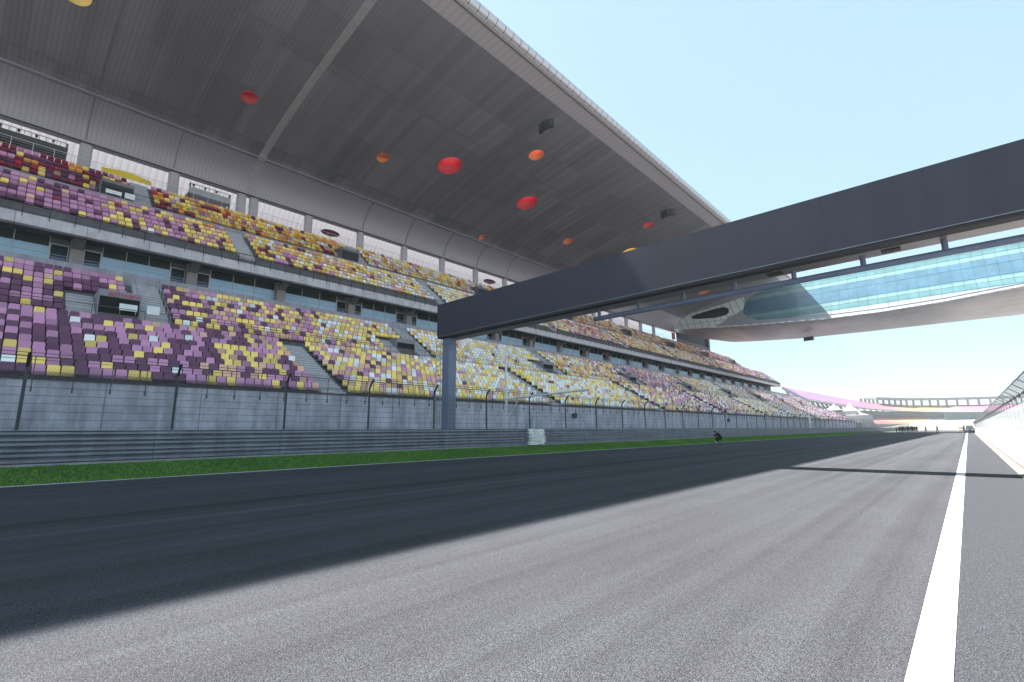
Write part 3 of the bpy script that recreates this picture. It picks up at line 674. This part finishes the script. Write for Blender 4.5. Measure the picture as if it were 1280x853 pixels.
# ------------------------------------------------------------------ gantry
gy = 16.7
gt = thing('gantry', (-20.4,gy,0), 'dark navy box gantry spanning the track on a steel pillar', 'gantry')
b = MB(); b.box(-20.95,7.5,gy,gy+.10,6.41,8.22); o = rel(b.build('front_panel', M['gantry']), gt)
b = MB(); b.box(-20.95,7.5,gy+.10,gy+1.22,6.46,8.20); rel(b.build('beam_body', M['gantry']), gt)
b = MB(); b.box(-20.93,7.5,gy+.02,gy+.42,6.30,6.405); rel(b.build('shadow_gap', M['gantry_dark']), gt)
b = MB(); b.box(-20.90,7.5,gy+.42,gy+1.20,6.33,6.44); rel(b.build('underside_sheet', M['gantry_under']), gt)
b = MB(); b.box(-20.95,7.5,gy-.012,gy-.002,6.40,6.425); rel(b.build('bottom_trim', M['galv']), gt)
def pillar(x0, x1):
    b = MB(); b.box(x0,x1,gy+.2,gy+.75,.25,6.30); p = rel(b.build('pillar', M['gantry_steel']), gt)
    bv = p.modifiers.new('b','BEVEL'); bv.width = .02
    b = MB(); b.box(x0-.2,x1+.2,gy,gy+.95,.25,.29); b.box(x0-.05,x1+.05,gy+.15,gy+.8,5.98,6.02); b.build('base_plate', M['galv'], p); return p
pillar(-20.72,-20.16); pillar(6.6,7.2)
b = MB()
for x in (-21.55,-21.15): b.tube((x,gy+.45,1.6),(x,gy+.45,6.3), .022, 5)
z = 1.8
while z < 6.2: b.tube((-21.55,gy+.45,z),(-21.15,gy+.45,z), .016, 5); z += .28
for z in (2.6,3.5,4.4,5.3):
    pts = [(-21.35+.35*math.cos(a_),gy+.45+.38*math.sin(a_)-.0,z) for a_ in np.linspace(-.2,PI+.2,9)]; b.path(pts, .014, 4); b.tube((-21.15,gy+.45,z),(-20.7,gy+.45,z), .014, 4)
rel(b.build('ladder', M['rail_steel']), gt)
b = MB(); b.tube((-11.3,17.6,5.96),(7.5,17.6,5.96), .10, 12); rel(b.build('hanging_rail', M['gantry_steel'], smooth=False), gt)
xs = [-11.03+1.86*i for i in range(10)]
b = MB(); b.tube((-11.03,17.6,5.95),(-11.03,17.6,6.36), .075, 10); h0 = rel(b.build('hanger', M['gantry_steel']), gt)
for i in range(1,10): c = h0.copy(); COL.objects.link(c); c.location = (1.87*i,0,0)
for x in (-4.3,-1.2,2.0): b = MB(); b.box(x,x+.45,gy+.65,gy+.95,6.295,6.325); rel(b.build('lamp_box', M['black']), gt)

# ------------------------------------------------------------------ pale pole with boom
t_ = thing('boom_pole', (-21.0,22.3,.2), 'pale blue pole with a long horizontal boom behind the fence', 'pole')
b = MB(); b.tube((-21,22.3,.2),(-21,22.3,5.95), .075, 10); rel(b.build('mast', M['white_metal']), t_)
b = MB(); b.tube((-21,22.3,3.22),(-14.8,22.3,3.42), .055, 8); rel(b.build('boom', M['white_metal']), t_)
b = MB(); b.tube((-21,22.35,1.95),(-21,23.9,3.75), .022, 6); rel(b.build('brace', M['white_metal']), t_)
b = MB(); b.tube((-21,22.3,5.9),(-20.4,22.3,5.3), .006, 4); b.tube((-21,22.3,5.9),(-16.5,22.3,3.35), .008, 4); rel(b.build('stay_wire', M['white_metal']), t_)

# ------------------------------------------------------------------ ragged white bundle on the barrier
b = MB()
for k in range(16):
    z = .44+.057*k; y0 = 22.45+random.uniform(-.12,.16); y1 = 23.85+random.uniform(-.10,.04); x1 = -19.22+random.uniform(-.05,.07)
    m_ = 9; vs = []
    for i in range(m_):
        f_ = i/(m_-1); y = y0+(y1-y0)*f_; wob = random.uniform(-.02,.02)
        vs += [(-19.42,y,z+wob),(x1+random.uniform(-.05,.05),y+random.uniform(-.03,.03),z+wob),(x1+random.uniform(-.05,.05),y,z+.062+wob),(-19.42,y,z+.062+wob)]
    fs = []
    for i in range(m_-1):
        for j in range(4): fs.append((4*i+j,4*i+(j+1)%4,4*i+4+(j+1)%4,4*i+4+j))
    fs += [(0,1,2,3),(4*m_-1,4*m_-2,4*m_-3,4*m_-4)]; b.add(vs, fs)
for k in range(60):
    y = random.uniform(22.5,23.8); z = random.uniform(.5,1.32); b.add([(-19.2,y,z),(-19.2+.0,y+random.uniform(.03,.1),z+random.uniform(-.05,.08)),(-19.12,y+.03,z+random.uniform(.02,.1))], [(0,1,2)])
o = b.build('white_bundle', plain('white sheeting', (.82,.82,.80), .7), origin=(-19.3,23.15,.44)); tag(o, 'ragged white stack of sheeting leaning against the crash barrier', 'bundle')
# numbered white marker on the fence
b = MB(); b.box(-19.72,-19.76,96.0,97.3,1.3,3.45); o = b.build('marker_board', M['whiteboard'], origin=(-19.74,96.65,1.3)); tag(o, 'tall white marker board with dark figures on the far fence', 'board')
def txt_on(o, s, size, loc, mat):
    q = text_mesh('figures', s, size, mat, loc, gs); q.parent = None; q.matrix_parent_inverse = Matrix.Identity(4); q.parent = o; q.location = Vector(loc)-o.location
txt_on(o, '5', 1.0, (-19.70,96.33,2.5), M['black']); txt_on(o, '0', 1.0, (-19.70,96.33,1.5), M['black'])
# white chips of plastic at the foot of the pillar
b = MB(); b.box(-20.9,-21.6,gy-.9,gy+.1,.25,1.43); o = b.build('control_cabinet', plain('light cabinet', (.55,.58,.60), .5), origin=(-21.2,gy-.4,.25)); bv = o.modifiers.new('b','BEVEL'); bv.width = .04; tag(o, 'low pale cabinet at the foot of the gantry pillar behind the fence', 'cabinet')

# ------------------------------------------------------------------ pit wall and its fence
pw = thing('pit_wall', (1.2,50,0), 'white painted concrete pit wall on the right of the track', 'wall')
b = MB(); b.prism([(1.06,-.04),(1.06,1.10),(1.10,1.14),(1.32,1.14),(1.36,1.10),(1.36,-.04)], -30, 170); rel(b.build('wall_body', M['pitwall']), pw)
b = MB(); b.box(1.0,1.055,-30,170,-.03,.10); rel(b.build('wall_foot', M['kerb']), pw)
pf = thing('pit_fence', (1.25,50,1.14), 'pale mesh fence with inward slanting canopy panels on top of the pit wall', 'fence')
b = MB(); b.quad((1.25,-30,1.14),(1.25,170,1.14),(1.25,170,2.12),(1.25,-30,2.12)); rel(b.build('mesh_panel', M['mesh_pale']), pf)
b = MB(); b.tube((1.25,-30,2.14),(1.25,170,2.14), .018, 5); b.tube((1.25,-30,1.19),(1.25,170,1.19), .012, 5); b.tube((1.0,-30,2.32),(1.0,170,2.32), .018, 5); rel(b.build('rail', M['galv']), pf)
b = MB(); b.tube((1.25,0,1.12),(1.25,0,2.14), .016, 5); b.tube((1.25,0,2.14),(1.0,0,2.32), .018, 5); f0 = rel(b.build('fence_post', M['alu']), pf)
for k in range(1,90): c = f0.copy(); COL.objects.link(c); c.location = (0,(-8+1.9*k if k > 0 else 0),0)
b = MB(); b.quad((1.245,-30,2.145),(1.245,170,2.145),(1.0,170,2.33),(1.0,-30,2.33)); o = rel(b.build('canopy_panel', M['mesh_pale']), pf)
b = MB(); y = -8
while y < 150: b.box(1.22,1.28,y,y+1.1,2.09,2.15); y += 1.9
rel(b.build('clamp', M['dark_metal']), pf)

# ------------------------------------------------------------------ bridge ("wing") building over the track
wg = thing('bridge_building', (-20,165,0), 'lens shaped white and glass building bridging the track beyond the gantry', 'building')
def FY(z): return 151+.45*(z-31)
BOT = [(-67.01,34.07),(-59.69,33.17),(-52.11,32.33),(-38.45,31.09),(-24.58,30.14),(-12.45,29.97),(-.25,30.37),(13.05,31.43),(26,32.8),(42,35)]
TOP = [(-67.01,34.12),(-66.66,35.61),(-65.2,37.11),(-62.42,38.95),(-57.83,40.55),(-52.82,41.69),(-46.77,42.53),(-41,43.19),(-32.3,43.9),(-18.5,43.9),(-3.28,43.7),(15.1,43.9),(42,45)]
XS = sorted(set([p[0] for p in BOT+TOP])|set(np.arange(-64,42,2.5)))
fb = lambda x: float(np.interp(x,[p[0] for p in BOT],[p[1] for p in BOT])); ft = lambda x: float(np.interp(x,[p[0] for p in TOP],[p[1] for p in TOP]))
LOW = [(-67,33.2),(-61.5,31.6),(-50,30.35),(-35.6,29.35),(-19,28.95),(-6,28.85),(14,28.75),(42,30)]
fl = lambda x: float(np.interp(x,[p[0] for p in LOW],[p[1] for p in LOW]))
nx = len(XS)
def loft(rings, mat, name, smooth=True):
    b = MB(); k = len(rings[0]); vs = [p for r_ in rings for p in r_]
    b.add(vs, [(i*k+j,(i+1)*k+j,(i+1)*k+j+1,i*k+j+1) for i in range(len(rings)-1) for j in range(k-1)]); return rel(b.build(name, mat, smooth=smooth), wg)
loft([[(x,FY(fb(x)),fb(x)),(x,FY(ft(x)),ft(x))] for x in XS], M['wing_grey'], 'facade', False)
def under(x):
    zb, zl = fb(x), fl(x); w_ = min(1,(x+67.01)/12+.15); ye = 151+.45*(zb-31)
    return [(x,ye,zb),(x,ye+.6,zb-.35),(x,ye+6*w_,zb-(zb-zl)*.55-.2),(x,ye+13*w_,zl+.1),(x,ye+20*w_,zl-.05),(x,ye+24*w_,zl+.25),(x,ye+27*w_,zl+1.5),(x,ye+28*w_,zl+4)]
loft([under(x) for x in XS], M['wing_under'], 'underside')
loft([[(x,FY(ft(x)),ft(x)),(x,FY(ft(x))+2,ft(x)+.5),(x,FY(fb(x))+20*min(1,(x+67.01)/12+.15),ft(x)-.6),under(x)[-1]] for x in XS], M['wing_grey'], 'top_skin')
b = MB(); pts = [(x,FY(fb(x))-.12,fb(x)+.02) for x in XS]; b.path(pts, .22, 8); rel(b.build('white_sill', M['white_metal'], smooth=True), wg)
def poly(name, pts, off, mat, thick=.04):
    b = MB(); vs = [(x,FY(z)-off,z) for x,z in pts]; b.add(vs, [tuple(range(len(vs)))]); o = b.build(name, mat); so = o.modifiers.new('s','SOLIDIFY'); so.thickness = thick; return rel(o, wg)
LAT = [(-67.03,34.22),(-66.38,35.57),(-64.92,37.06),(-62.39,38.65),(-57.7,39.21),(-51.47,40.26),(-45.53,41.41),(-45.21,39.53),(-45.33,37.36),(-47.36,36.11),(-49.44,35.41),(-51.5,33.86),(-53.84,32.72),(-60.22,33.35)]
LENS = [(-61.59,37.49),(-60.2,38.1),(-55.11,38.85),(-51.39,39.11),(-49.87,38.25),(-49.66,36.82),(-50.69,36.05),(-53.6,35.75),(-57.92,36.16),(-60.84,36.63)]
GL = [(-45.25,35.71),(-45.48,37.93),(-44.54,40.22),(-42.31,41.68),(-38.73,42.53),(-32.28,43.18),(-18.57,43.26),(-3.34,43.03),(14.98,42.94),(42,43.6),(42,35.4),(13.23,32.2),(-.11,31.25),(-12.36,30.95),(-24.54,31.25),(-36.37,32.4),(-41.09,32.83),(-43.81,34.11)]
poly('lattice_panel', LAT, .10, M['lattice']); poly('lens_window', LENS, .20, M['void']); poly('glazing', GL, .10, M['wing_glass'])
def inside(pt, pg):
    x, z = pt; c = False
    for (x1,z1),(x2,z2) in zip(pg, pg[1:]+pg[:1]):
        if (z1 > z) != (z2 > z) and x < (x2-x1)*(z-z1)/(z2-z1)+x1: c = not c
    return c
def bars(b, pg, a, c, off, r, n=60, avoid=None):
    run = []
    for i in range(n+1):
        x = a[0]+(c[0]-a[0])*i/n; z = a[1]+(c[1]-a[1])*i/n; ok = inside((x,z), pg) and not (avoid and inside((x,z), avoid))
        if ok: run.append((x,FY(z)-off,z))
        if (not ok or i == n) and len(run) > 1: b.tube(run[0], run[-1], r, 4)
        if not ok: run = []
b = MB()
for x in np.arange(-66,42,2.05): bars(b, GL, (x,30),(x,45), .17, .028)
for z in (32.3,33.7,34.9,38.0,39.7,40.9,42.1): bars(b, GL, (-46,z),(42,z+.2), .17, .020, 200)
rel(b.build('mullion', plain('slim blue grey mullion', (.10,.15,.17), .5)), wg)
b = MB()
for x in np.arange(-68,-40,2.15): bars(b, LAT, (x,42),(x+4.6,32), .17, .07, 80, LENS)
bars(b, LAT, (-67,34.9),(-50,34.6), .17, .05, 80, LENS); rel(b.build('lattice_bar', M['dark_metal']), wg)
# ------------------------------------------------------------------ distant stands
PATH = [(-72,296),(-71,340),(-69,390),(-63,440),(-52,485),(-34,522),(-12,545),(12,556),(45,560)]
def frames():
    out = []
    for i, (x,y) in enumerate(PATH):
        a_ = Vector(PATH[max(i-1,0)]); c_ = Vector(PATH[min(i+1,len(PATH)-1)]); d = (c_-a_).normalized(); out.append((Vector((x,y)), Vector((d.y,-d.x))))
    return out
FR = frames()
TZ = [24,24,23.8,22.6,20.8,19.6,19.3,19.3,19.3]; BZ = [15.2,15.2,15,14.4,13.8,13.2,12.8,12.6,12.6]
def sweep(name, prof, mat, parent, i0=0, i1=None, smooth=False, varying=True):
    fr = FR[i0:i1]; b = MB(); k = len(prof); vs = []
    for jj, (p, nrm) in enumerate(fr):
        T_ = TZ[i0+jj] if varying else 24.0
        for d, z in prof: q = p+nrm*d; vs.append((q.x,q.y, z if z < 14 or not varying else BZ[i0+jj]+(z-15.2)*(T_-BZ[i0+jj])/8.8))
    fs = [(i*k+j,(i+1)*k+j,(i+1)*k+(j+1)%k,i*k+(j+1)%k) for i in range(len(fr)-1) for j in range(k)]
    fs += [tuple(range(k))[::-1], tuple((len(fr)-1)*k+j for j in range(k))]
    b.add(vs, fs); return rel(b.build(name, mat), parent)
t = NT('distant seat rows'); vor = t.new('ShaderNodeTexVoronoi'); vor.inputs['Scale'].default_value = 1.2; t.link(t.coord(), vor.inputs['Vector'])
tc = t.new('ShaderNodeTexCoord'); sp = t.new('ShaderNodeSeparateXYZ'); t.link(tc.outputs['Object'], sp.inputs[0])
n1 = t.math('ADD', t.math('DIVIDE', t.math('ADD', sp.outputs['X'], 75.0), 110.0), t.math('MULTIPLY', t.math('SUBTRACT', t.noise(t.coord((.06,.06,.05)), 1.0, 3), .5), .22))
zone = t.ramp(n1, [(0,(.30,.28,.33)),(.05,(.22,.15,.33)),(.12,(.26,.15,.30)),(.20,(.36,.13,.20)),(.30,(.37,.17,.14)),(.42,(.40,.25,.12)),(.52,(.40,.20,.10)),(.60,(.38,.26,.22)),(.70,(.38,.13,.24)),(.9,(.40,.12,.27))])
t.link(t.mul(zone, t.ramp(vor.outputs['Color'], [(.2,.75),(.8,1.15)])), t.b.inputs['Base Color']); t.b.inputs['Roughness'].default_value = .7
M['far_seats'] = t.mat
fs_ = thing('distant_grandstand', (-60,400,0), 'pale curved grandstand far beyond the straight with pink and orange seats', 'grandstand')
sweep('upper_deck', [(0,24.0),(0,22.6),(11,15.6),(12.5,15.2),(12.5,16.2),(11,16.8)], M['far_conc'], fs_)
sweep('upper_seating', [(.2,24.15),(.2,24.0),(11,16.85),(11,17.1)], M['far_seats'], fs_)
sweep('lower_deck', [(4,11.5),(26,3.4),(26,0),(4,0)], M['far_conc'], fs_)
sweep('lower_seating', [(6.2,11.0),(25.5,3.8),(25.5,3.95),(6.2,11.2)], M['far_seats'], fs_, 0, 6)
sweep('barrier_band', [(26.2,12.2),(26.4,12.2),(26.4,0),(26.2,0)], M['green_band'], fs_, 5)
sweep('canopy', [(-8,25.9),(-8,23.9),(1.5,23.7),(1.5,25.6)], plain('pale canopy', (.26,.28,.27), .6), fs_, 4, varying=False)
sweep('concourse_wall', [(9,13.9),(9,10.6),(9.4,10.6),(9.4,13.9)], plain('grey green concourse wall', (.16,.19,.185), .6), fs_)
def along(u):
    L = [0]
    for a_, c_ in zip(PATH, PATH[1:]): L.append(L[-1]+math.dist(a_,c_))
    s_ = u*L[-1]
    for i in range(len(PATH)-1):
        if s_ <= L[i+1]+1e-6:
            f_ = (s_-L[i])/(L[i+1]-L[i]); p = Vector(PATH[i]).lerp(Vector(PATH[i+1]), f_); nr = FR[i][1].lerp(FR[i+1][1], f_); return p, nr
for i in range(30):
    u = .003+i/30*.99; p, nr = along(u); 
    b = MB(); a_ = p+nr*1.0; c_ = p+nr*8; dr = Vector((-nr.y,nr.x))*.5
    vs = []
    zt_ = 22.4 if u < .4 else 17.5
    for q, z in ((a_,zt_),(p+nr*2.6,zt_-1),(c_+nr*2,6),(c_,6)):
        for s_ in (-1,1): w_ = q+dr*s_; vs.append((w_.x,w_.y,z))
    b.add(vs, [(0,2,3,1),(2,4,5,3),(4,6,7,5),(6,0,1,7),(0,6,4,2),(1,3,5,7)]); rel(b.build('raking_leg', M['far_conc']), fs_)
for i in range(22):
    u = .5+i/22*.5; p, nr = along(u); b = MB(); w_ = p+nr*1.5; b.box(w_.x-.8,w_.x+.8,w_.y-.5,w_.y+.5,18.0,23.7); rel(b.build('canopy_support', M['far_conc']), fs_)
# banked run off beyond the straight
b = MB(); b.add([(-60,300,-.03),(40,300,-.03),(60,420,2.0),(-45,420,2.2),(70,532,7.6),(-34,500,6.6)], [(0,1,2,3),(3,2,4,5)]); tag(b.build('run_off_bank', M['soil']), kind='structure')
b = MB()
for k in range(14):
    pass
b.box(-33.2,-33.6,241,300,-.05,3.6); o = b.build('boundary_wall', M['far_conc'], origin=(-33.4,270,0)); tag(o, 'low pale wall between the main grandstand and the distant stand', 'wall')
# white tents
t_ = thing('white_tent', (-40,258,0), 'white peaked tents beyond the end of the lower seats', 'tent')
def tent(x0, x1, y, z0, zp, px_):
    b = MB(); n_ = 10; c_ = Vector((px_,y,zp)); vs = [c_]; 
    ring = [(x0,y-4,z0),(x1,y-4,z0),(x1,y+4,z0),(x0,y+4,z0)]
    for f_, zf in ((.35,.45),(.7,.16),(1,0)):
        for p in ring: vs.append((px_+(p[0]-px_)*f_, y+(p[1]-y)*f_, z0+(zp-z0)*zf))
    fs = [(0,1+i,1+(i+1)%4) for i in range(4)]
    for r_ in range(2):
        for i in range(4): a_ = 1+4*r_; fs.append((a_+i,a_+4+i,a_+4+(i+1)%4,a_+(i+1)%4))
    b.add(vs, fs); return b
mt = plain('white fabric', (.42,.42,.42), .7)
for a_ in ((-46,-39.5,256,9.2,12.0,-42.3),(-41.5,-34,262,8.8,12.6,-37.2),(-38,-30,258,6.8,8.6,-34)):
    rel(tent(*a_).build('tent_roof', mt), t_)
b = MB(); b.box(-45,-30,254,266,0,6.7); b.box(-44.8,-34.3,254.5,265.5,6.7,8.7); rel(b.build('tent_side', mt), t_)

# ------------------------------------------------------------------ people
def skin_person(name, J, E, mats, label, loc, rz, group=None, colour=None, sub=2):
    """J: joint -> (x,y,z,radius); E: edges; colour(z_local, centre) -> material slot"""
    names = list(J); me = bpy.data.meshes.new(name); me.from_pydata([J[k][:3] for k in names], [(names.index(a_),names.index(c_)) for a_,c_ in E], [])
    o = bpy.data.objects.new(name, me); COL.objects.link(o)
    sk = o.modifiers.new('skin','SKIN'); sk.use_smooth_shade = True; sv = me.skin_vertices[0].data
    for i, k in enumerate(names): r_ = J[k][3]; sv[i].radius = (r_, r_) if not hasattr(r_,'__len__') else r_; sv[i].use_root = (k == 'pelvis')
    ss = o.modifiers.new('sub','SUBSURF'); ss.levels = sub; ss.render_levels = sub
    dg = bpy.context.evaluated_depsgraph_get(); nm = bpy.data.meshes.new_from_object(o.evaluated_get(dg)); o.modifiers.clear(); o.data = nm
    nm.materials.clear()
    for m in mats: nm.materials.append(m)
    K = [Vector(J[k][:3]) for k in names]
    for p in nm.polygons:
        p.use_smooth = True; c_ = p.center; k = min(range(len(K)), key=lambda i: (K[i]-c_).length-(J[names[i]][3] if not hasattr(J[names[i]][3],'__len__') else J[names[i]][3][0])); p.material_index = colour(names[k])
    o.location = loc; o.rotation_euler = (0,0,rz); return tag(o, label, 'person', group)
def stand_joints(step=.12, arm=.1, h=1.0):
    J = {'pelvis':(0,0,.95,(.15,.11)),'spine':(0,-.01,1.12,(.14,.10)),'chest':(0,0,1.34,(.17,.115)),'neck':(0,.01,1.50,.055),'head':(0,.03,1.63,(.085,.10)),'crown':(0,.02,1.72,(.07,.085))}
    E = [('pelvis','spine'),('spine','chest'),('chest','neck'),('neck','head'),('head','crown')]
    for s_, d in ((-1,step),(1,-step)):
        q = 'l' if s_ < 0 else 'r'
        J[q+'hip'] = (s_*.10,0,.88,.095); J[q+'knee'] = (s_*.11,d*.6+.02,.48,.062); J[q+'ankle'] = (s_*.11,d,.10,.042); J[q+'toe'] = (s_*.12,d+.16,.045,.040)
        E += [('pelvis',q+'hip'),(q+'hip',q+'knee'),(q+'knee',q+'ankle'),(q+'ankle',q+'toe')]
        J[q+'shoulder'] = (s_*.20,0,1.42,.062); J[q+'elbow'] = (s_*.25,-d*.5-.02,1.14,.045); J[q+'wrist'] = (s_*.25,arm-d*.6,.90,.032); J[q+'hand'] = (s_*.25,arm-d*.6+.04,.80,.034)
        E += [('chest',q+'shoulder'),(q+'shoulder',q+'elbow'),(q+'elbow',q+'wrist'),(q+'wrist',q+'hand')]
    for k in J: v = J[k]; J[k] = (v[0]*h,v[1]*h,v[2]*h,v[3])
    return J, E
def dress(n_):
    if n_ in ('head','neck','lhand','rhand'): return 0
    if n_ == 'crown': return 1
    if 'toe' in n_: return 4
    if 'hip' in n_ or 'knee' in n_ or 'ankle' in n_ or n_ == 'pelvis': return 3
    return 2
# crowd far down the straight
tops = ['cloth_black','cloth_maroon','cloth_navy','cloth_black','cloth_maroon','cloth_black','cloth_navy','cloth_maroon']
protos = []
def crowd_xy(px_, Yd):
    # x so that the person stands in line with a picture column at distance Yd (measured positions)
    lo, hi = -60, 30
    for _ in range(40):
        m_ = (lo+hi)/2
        if proj(m_, Yd, 1)[0] < px_: lo = m_
        else: hi = m_
    return round(lo,2)
CW = [(1120.5,160),(1124,156),(1126.5,162),(1129,157),(1131.5,160),(1134,155),(1136,161),(1138.5,158),(1141,156),(1143.5,160),(1146,157),(1127.8,166),(1139.8,166)]
CW.sort()
for i, (px_, Yd) in enumerate(CW):
    J, E = stand_joints(random.uniform(-.2,.2), random.uniform(0,.3), random.uniform(.95,1.05))
    skin_person('person', J, E, [M['skin'],M['hair'],M[tops[i%8]],M['jeans'],M['shoe']], f'person in {"maroon" if "maroon" in tops[i%8] else "dark"} clothes, {ordinal(i+1)} from the left in the distant crowd', (crowd_xy(px_,Yd),Yd,0), random.uniform(0,6), 'people crowded together far down the straight', dress, 1)
for px_, Yd, tp, lb in ((1157,150,'cloth_beige','person in a beige top standing just right of the distant crowd'),(1171.5,145,'cloth_black','person in black standing alone mid track far away'),(1205,135,'cloth_black','person in black standing beside the white cart')):
    J, E = stand_joints(.15,.1); skin_person('person', J, E, [M['skin'],M['hair'],M[tp],M['jeans'],M['shoe']], lb, (crowd_xy(px_,Yd),Yd,0), 1.0, None, dress, 1)
# crouching person at the track edge, facing back along the track
J = {'pelvis':(0,-.10,.36,(.20,.19)),'spine':(0,-.04,.56,(.20,.19)),'chest':(0,.14,.78,(.23,.20)),'neck':(0,.27,.90,.06),'head':(0,.36,.97,(.10,.105)),'crown':(0,.38,1.06,(.09,.095))}
E = [('pelvis','spine'),('spine','chest'),('chest','neck'),('neck','head'),('head','crown')]
for s_ in (-1,1):
    q = 'l' if s_ < 0 else 'r'; dy = .10 if s_ < 0 else 0
    J[q+'hip'] = (s_*.12,-.06,.34,.13); J[q+'knee'] = (s_*.20,.34+dy,.50-dy*.6,.105); J[q+'ankle'] = (s_*.17,.06+dy*2,.11,.07); J[q+'toe'] = (s_*.19,.26+dy*2,.06,.06)
    J[q+'shoulder'] = (s_*.21,.16,.84,.10); J[q+'elbow'] = (s_*.25,.38,.62,.075); J[q+'wrist'] = (s_*.10,.56,.70,.036); J[q+'hand'] = (s_*.05,.60,.74,.038)
    E += [('pelvis',q+'hip'),(q+'hip',q+'knee'),(q+'knee',q+'ankle'),(q+'ankle',q+'toe'),('chest',q+'shoulder'),(q+'shoulder',q+'elbow'),(q+'elbow',q+'wrist'),(q+'wrist',q+'hand')]
cp = skin_person('person', J, E, [M['skin'],M['cloth_black'],M['cloth_black'],M['cloth_black'],M['shoe']], 'person in black crouching at the white track edge line with white shoes', (-17.3,47.6,.005), math.radians(128), None, dress, 2)
b = MB(); b.ball((0,.38,1.04), .115, .13, .075, 12, 6); b.box(-.07,.07,.46,.58,1.015,1.03); b.build('cap', M['cloth_black'], cp, smooth=True)

# ------------------------------------------------------------------ vehicles beside the pit wall
def car(name, loc, rz, body_mat, label, cat, L=4.3, W=1.75, Hh=1.6):
    t_ = thing(name, loc, label, cat, None, rz); w = W/2
    prof = [(-L/2,.35),(-L/2,.85),(-L/2+.15,1.0),(-.95,1.05),(.2,1.05),(L/2-1.2,1.0),(L/2-.1,.80),(L/2,.62),(L/2,.32),(L/2-.5,.25),(-L/2+.4,.25)]
    b = MB(); n_ = len(prof); vs = [(-w,y,z) for y,z in prof]+[(w,y,z) for y,z in prof]
    b.add(vs, [(i,(i+1)%n_,n_+(i+1)%n_,n_+i) for i in range(n_)]+[tuple(range(n_))[::-1],tuple(range(n_,2*n_))]); o = b.build('body', body_mat, t_); bv = o.modifiers.new('b','BEVEL'); bv.width = .06; bv.segments = 2
    cab = [(-L/2+.25,1.0),(-L/2+.45,Hh-.06),(-.1,Hh),(.35,Hh-.04),(1.0,1.0)]; wi = w-.16
    b = MB(); n_ = len(cab); vs = [(-(w-.04 if z < 1.1 else wi),y,z) for y,z in cab]+[((w-.04 if z < 1.1 else wi),y,z) for y,z in cab]
    b.add(vs, [(i,(i+1)%n_,n_+(i+1)%n_,n_+i) for i in range(n_)]+[tuple(range(n_))[::-1],tuple(range(n_,2*n_))]); b.build('window', M['glass_dark'], t_)
    b = MB(); b.box(-wi+.02,wi-.02,-L/2+.42,.4,Hh-.03,Hh+.03); b.build('car_roof', body_mat, t_)
    for sx in (-1,1):
        for y in (-L/2+.8,L/2-.85):
            b = MB(); b.tube((sx*(w-.2),y,.33),(sx*(w+.02),y,.33), .33, 16); wh = b.build('wheel', M['black'], t_)
            b = MB(); b.tube((sx*(w+.02),y,.33),(sx*(w+.035),y,.33), .19, 12); b.build('rim', M['galv'], wh)
        b = MB(); b.box(sx*(w-.42),sx*(w-.1),-L/2-.02,-L/2+.05,.72,.88); b.build('tail_light', M['redpaint'], t_)
        b = MB(); b.box(sx*(w-.45),sx*(w-.1),L/2-.06,L/2+.015,.62,.76); b.build('headlight', M['whiteboard'], t_)
    return t_
car('parked_car', (.25,146,.0), PI, plain('dark blue car paint', (.012,.022,.045), .4, .2), 'dark blue car parked against the pit wall far down the track', 'car', 3.9, 1.35, 1.55)
gc = thing('golf_cart', (-1.2,148,0), 'small cream cart with white canopy left of the dark blue car', 'cart')
mc = plain('cream cart body', (.72,.68,.52), .4)
b = MB(); b.prism([(-.55,.3),(-.55,.85),(.55,.85),(.55,.3)], -1.0, 1.0); o = b.build('body', mc, gc); bv = o.modifiers.new('b','BEVEL'); bv.width = .08
b = MB(); b.box(-.5,.5,-.15,.15,.85,1.2); b.build('seat', M['cloth_beige'], gc)
b = MB(); b.box(-.62,.62,-.95,.85,1.78,1.85); b.build('canopy', M['whiteboard'], gc)
for sx in (-.52,.52):
    for y in (-.85,.75): b = MB(); b.tube((sx,y,.85),(sx,y,1.8), .025, 6); b.build('canopy_post', M['whiteboard'], gc)
    for y in (-.7,.7): b = MB(); b.tube((sx-.06,y,.22),(sx+.06,y,.22), .22, 14); b.build('wheel', M['black'], gc)
# drain cover lid at the pit wall foot
b = MB(); b.box(.70,.95,38.5,39.3,.0,.012); b.box(.74,.91,38.6,39.2,.0125,.02); o = b.build('drain_cover', M['dark_metal'], origin=(.82,38.9,0)); tag(o, 'dark drain cover in the gutter at the pit wall foot', 'drain cover')
b = MB(); b.box(-66.0,-66.4,148.6,150.2,30.2,32.2); b.box(-66.15,-66.25,148.7,148.85,29.2,30.2); o = b.build('red_banner', plain('faded red banner', (.5,.08,.09), .7), origin=(-66,149,30)); tag(o, 'faded red banner at the back of the upper tier beneath the bridge building', 'banner')

# ------------------------------------------------------------------ haze
hm = bpy.data.materials.new('thin haze'); hm.use_nodes = True; ht = hm.node_tree; ht.nodes.remove(ht.nodes['Principled BSDF'])
pv = ht.nodes.new('ShaderNodeVolumePrincipled'); pv.inputs['Color'].default_value = (.93,.96,1,1); pv.inputs['Density'].default_value = .00030; pv.inputs['Anisotropy'].default_value = .2
ht.links.new(pv.outputs[0], ht.nodes['Material Output'].inputs['Volume'])
b = MB(); b.box(-2600,2600,-1600,3600,-2,62); hz = b.build('haze', hm); tag(hz, 'thin pale haze over the whole circuit', 'haze', kind='stuff')
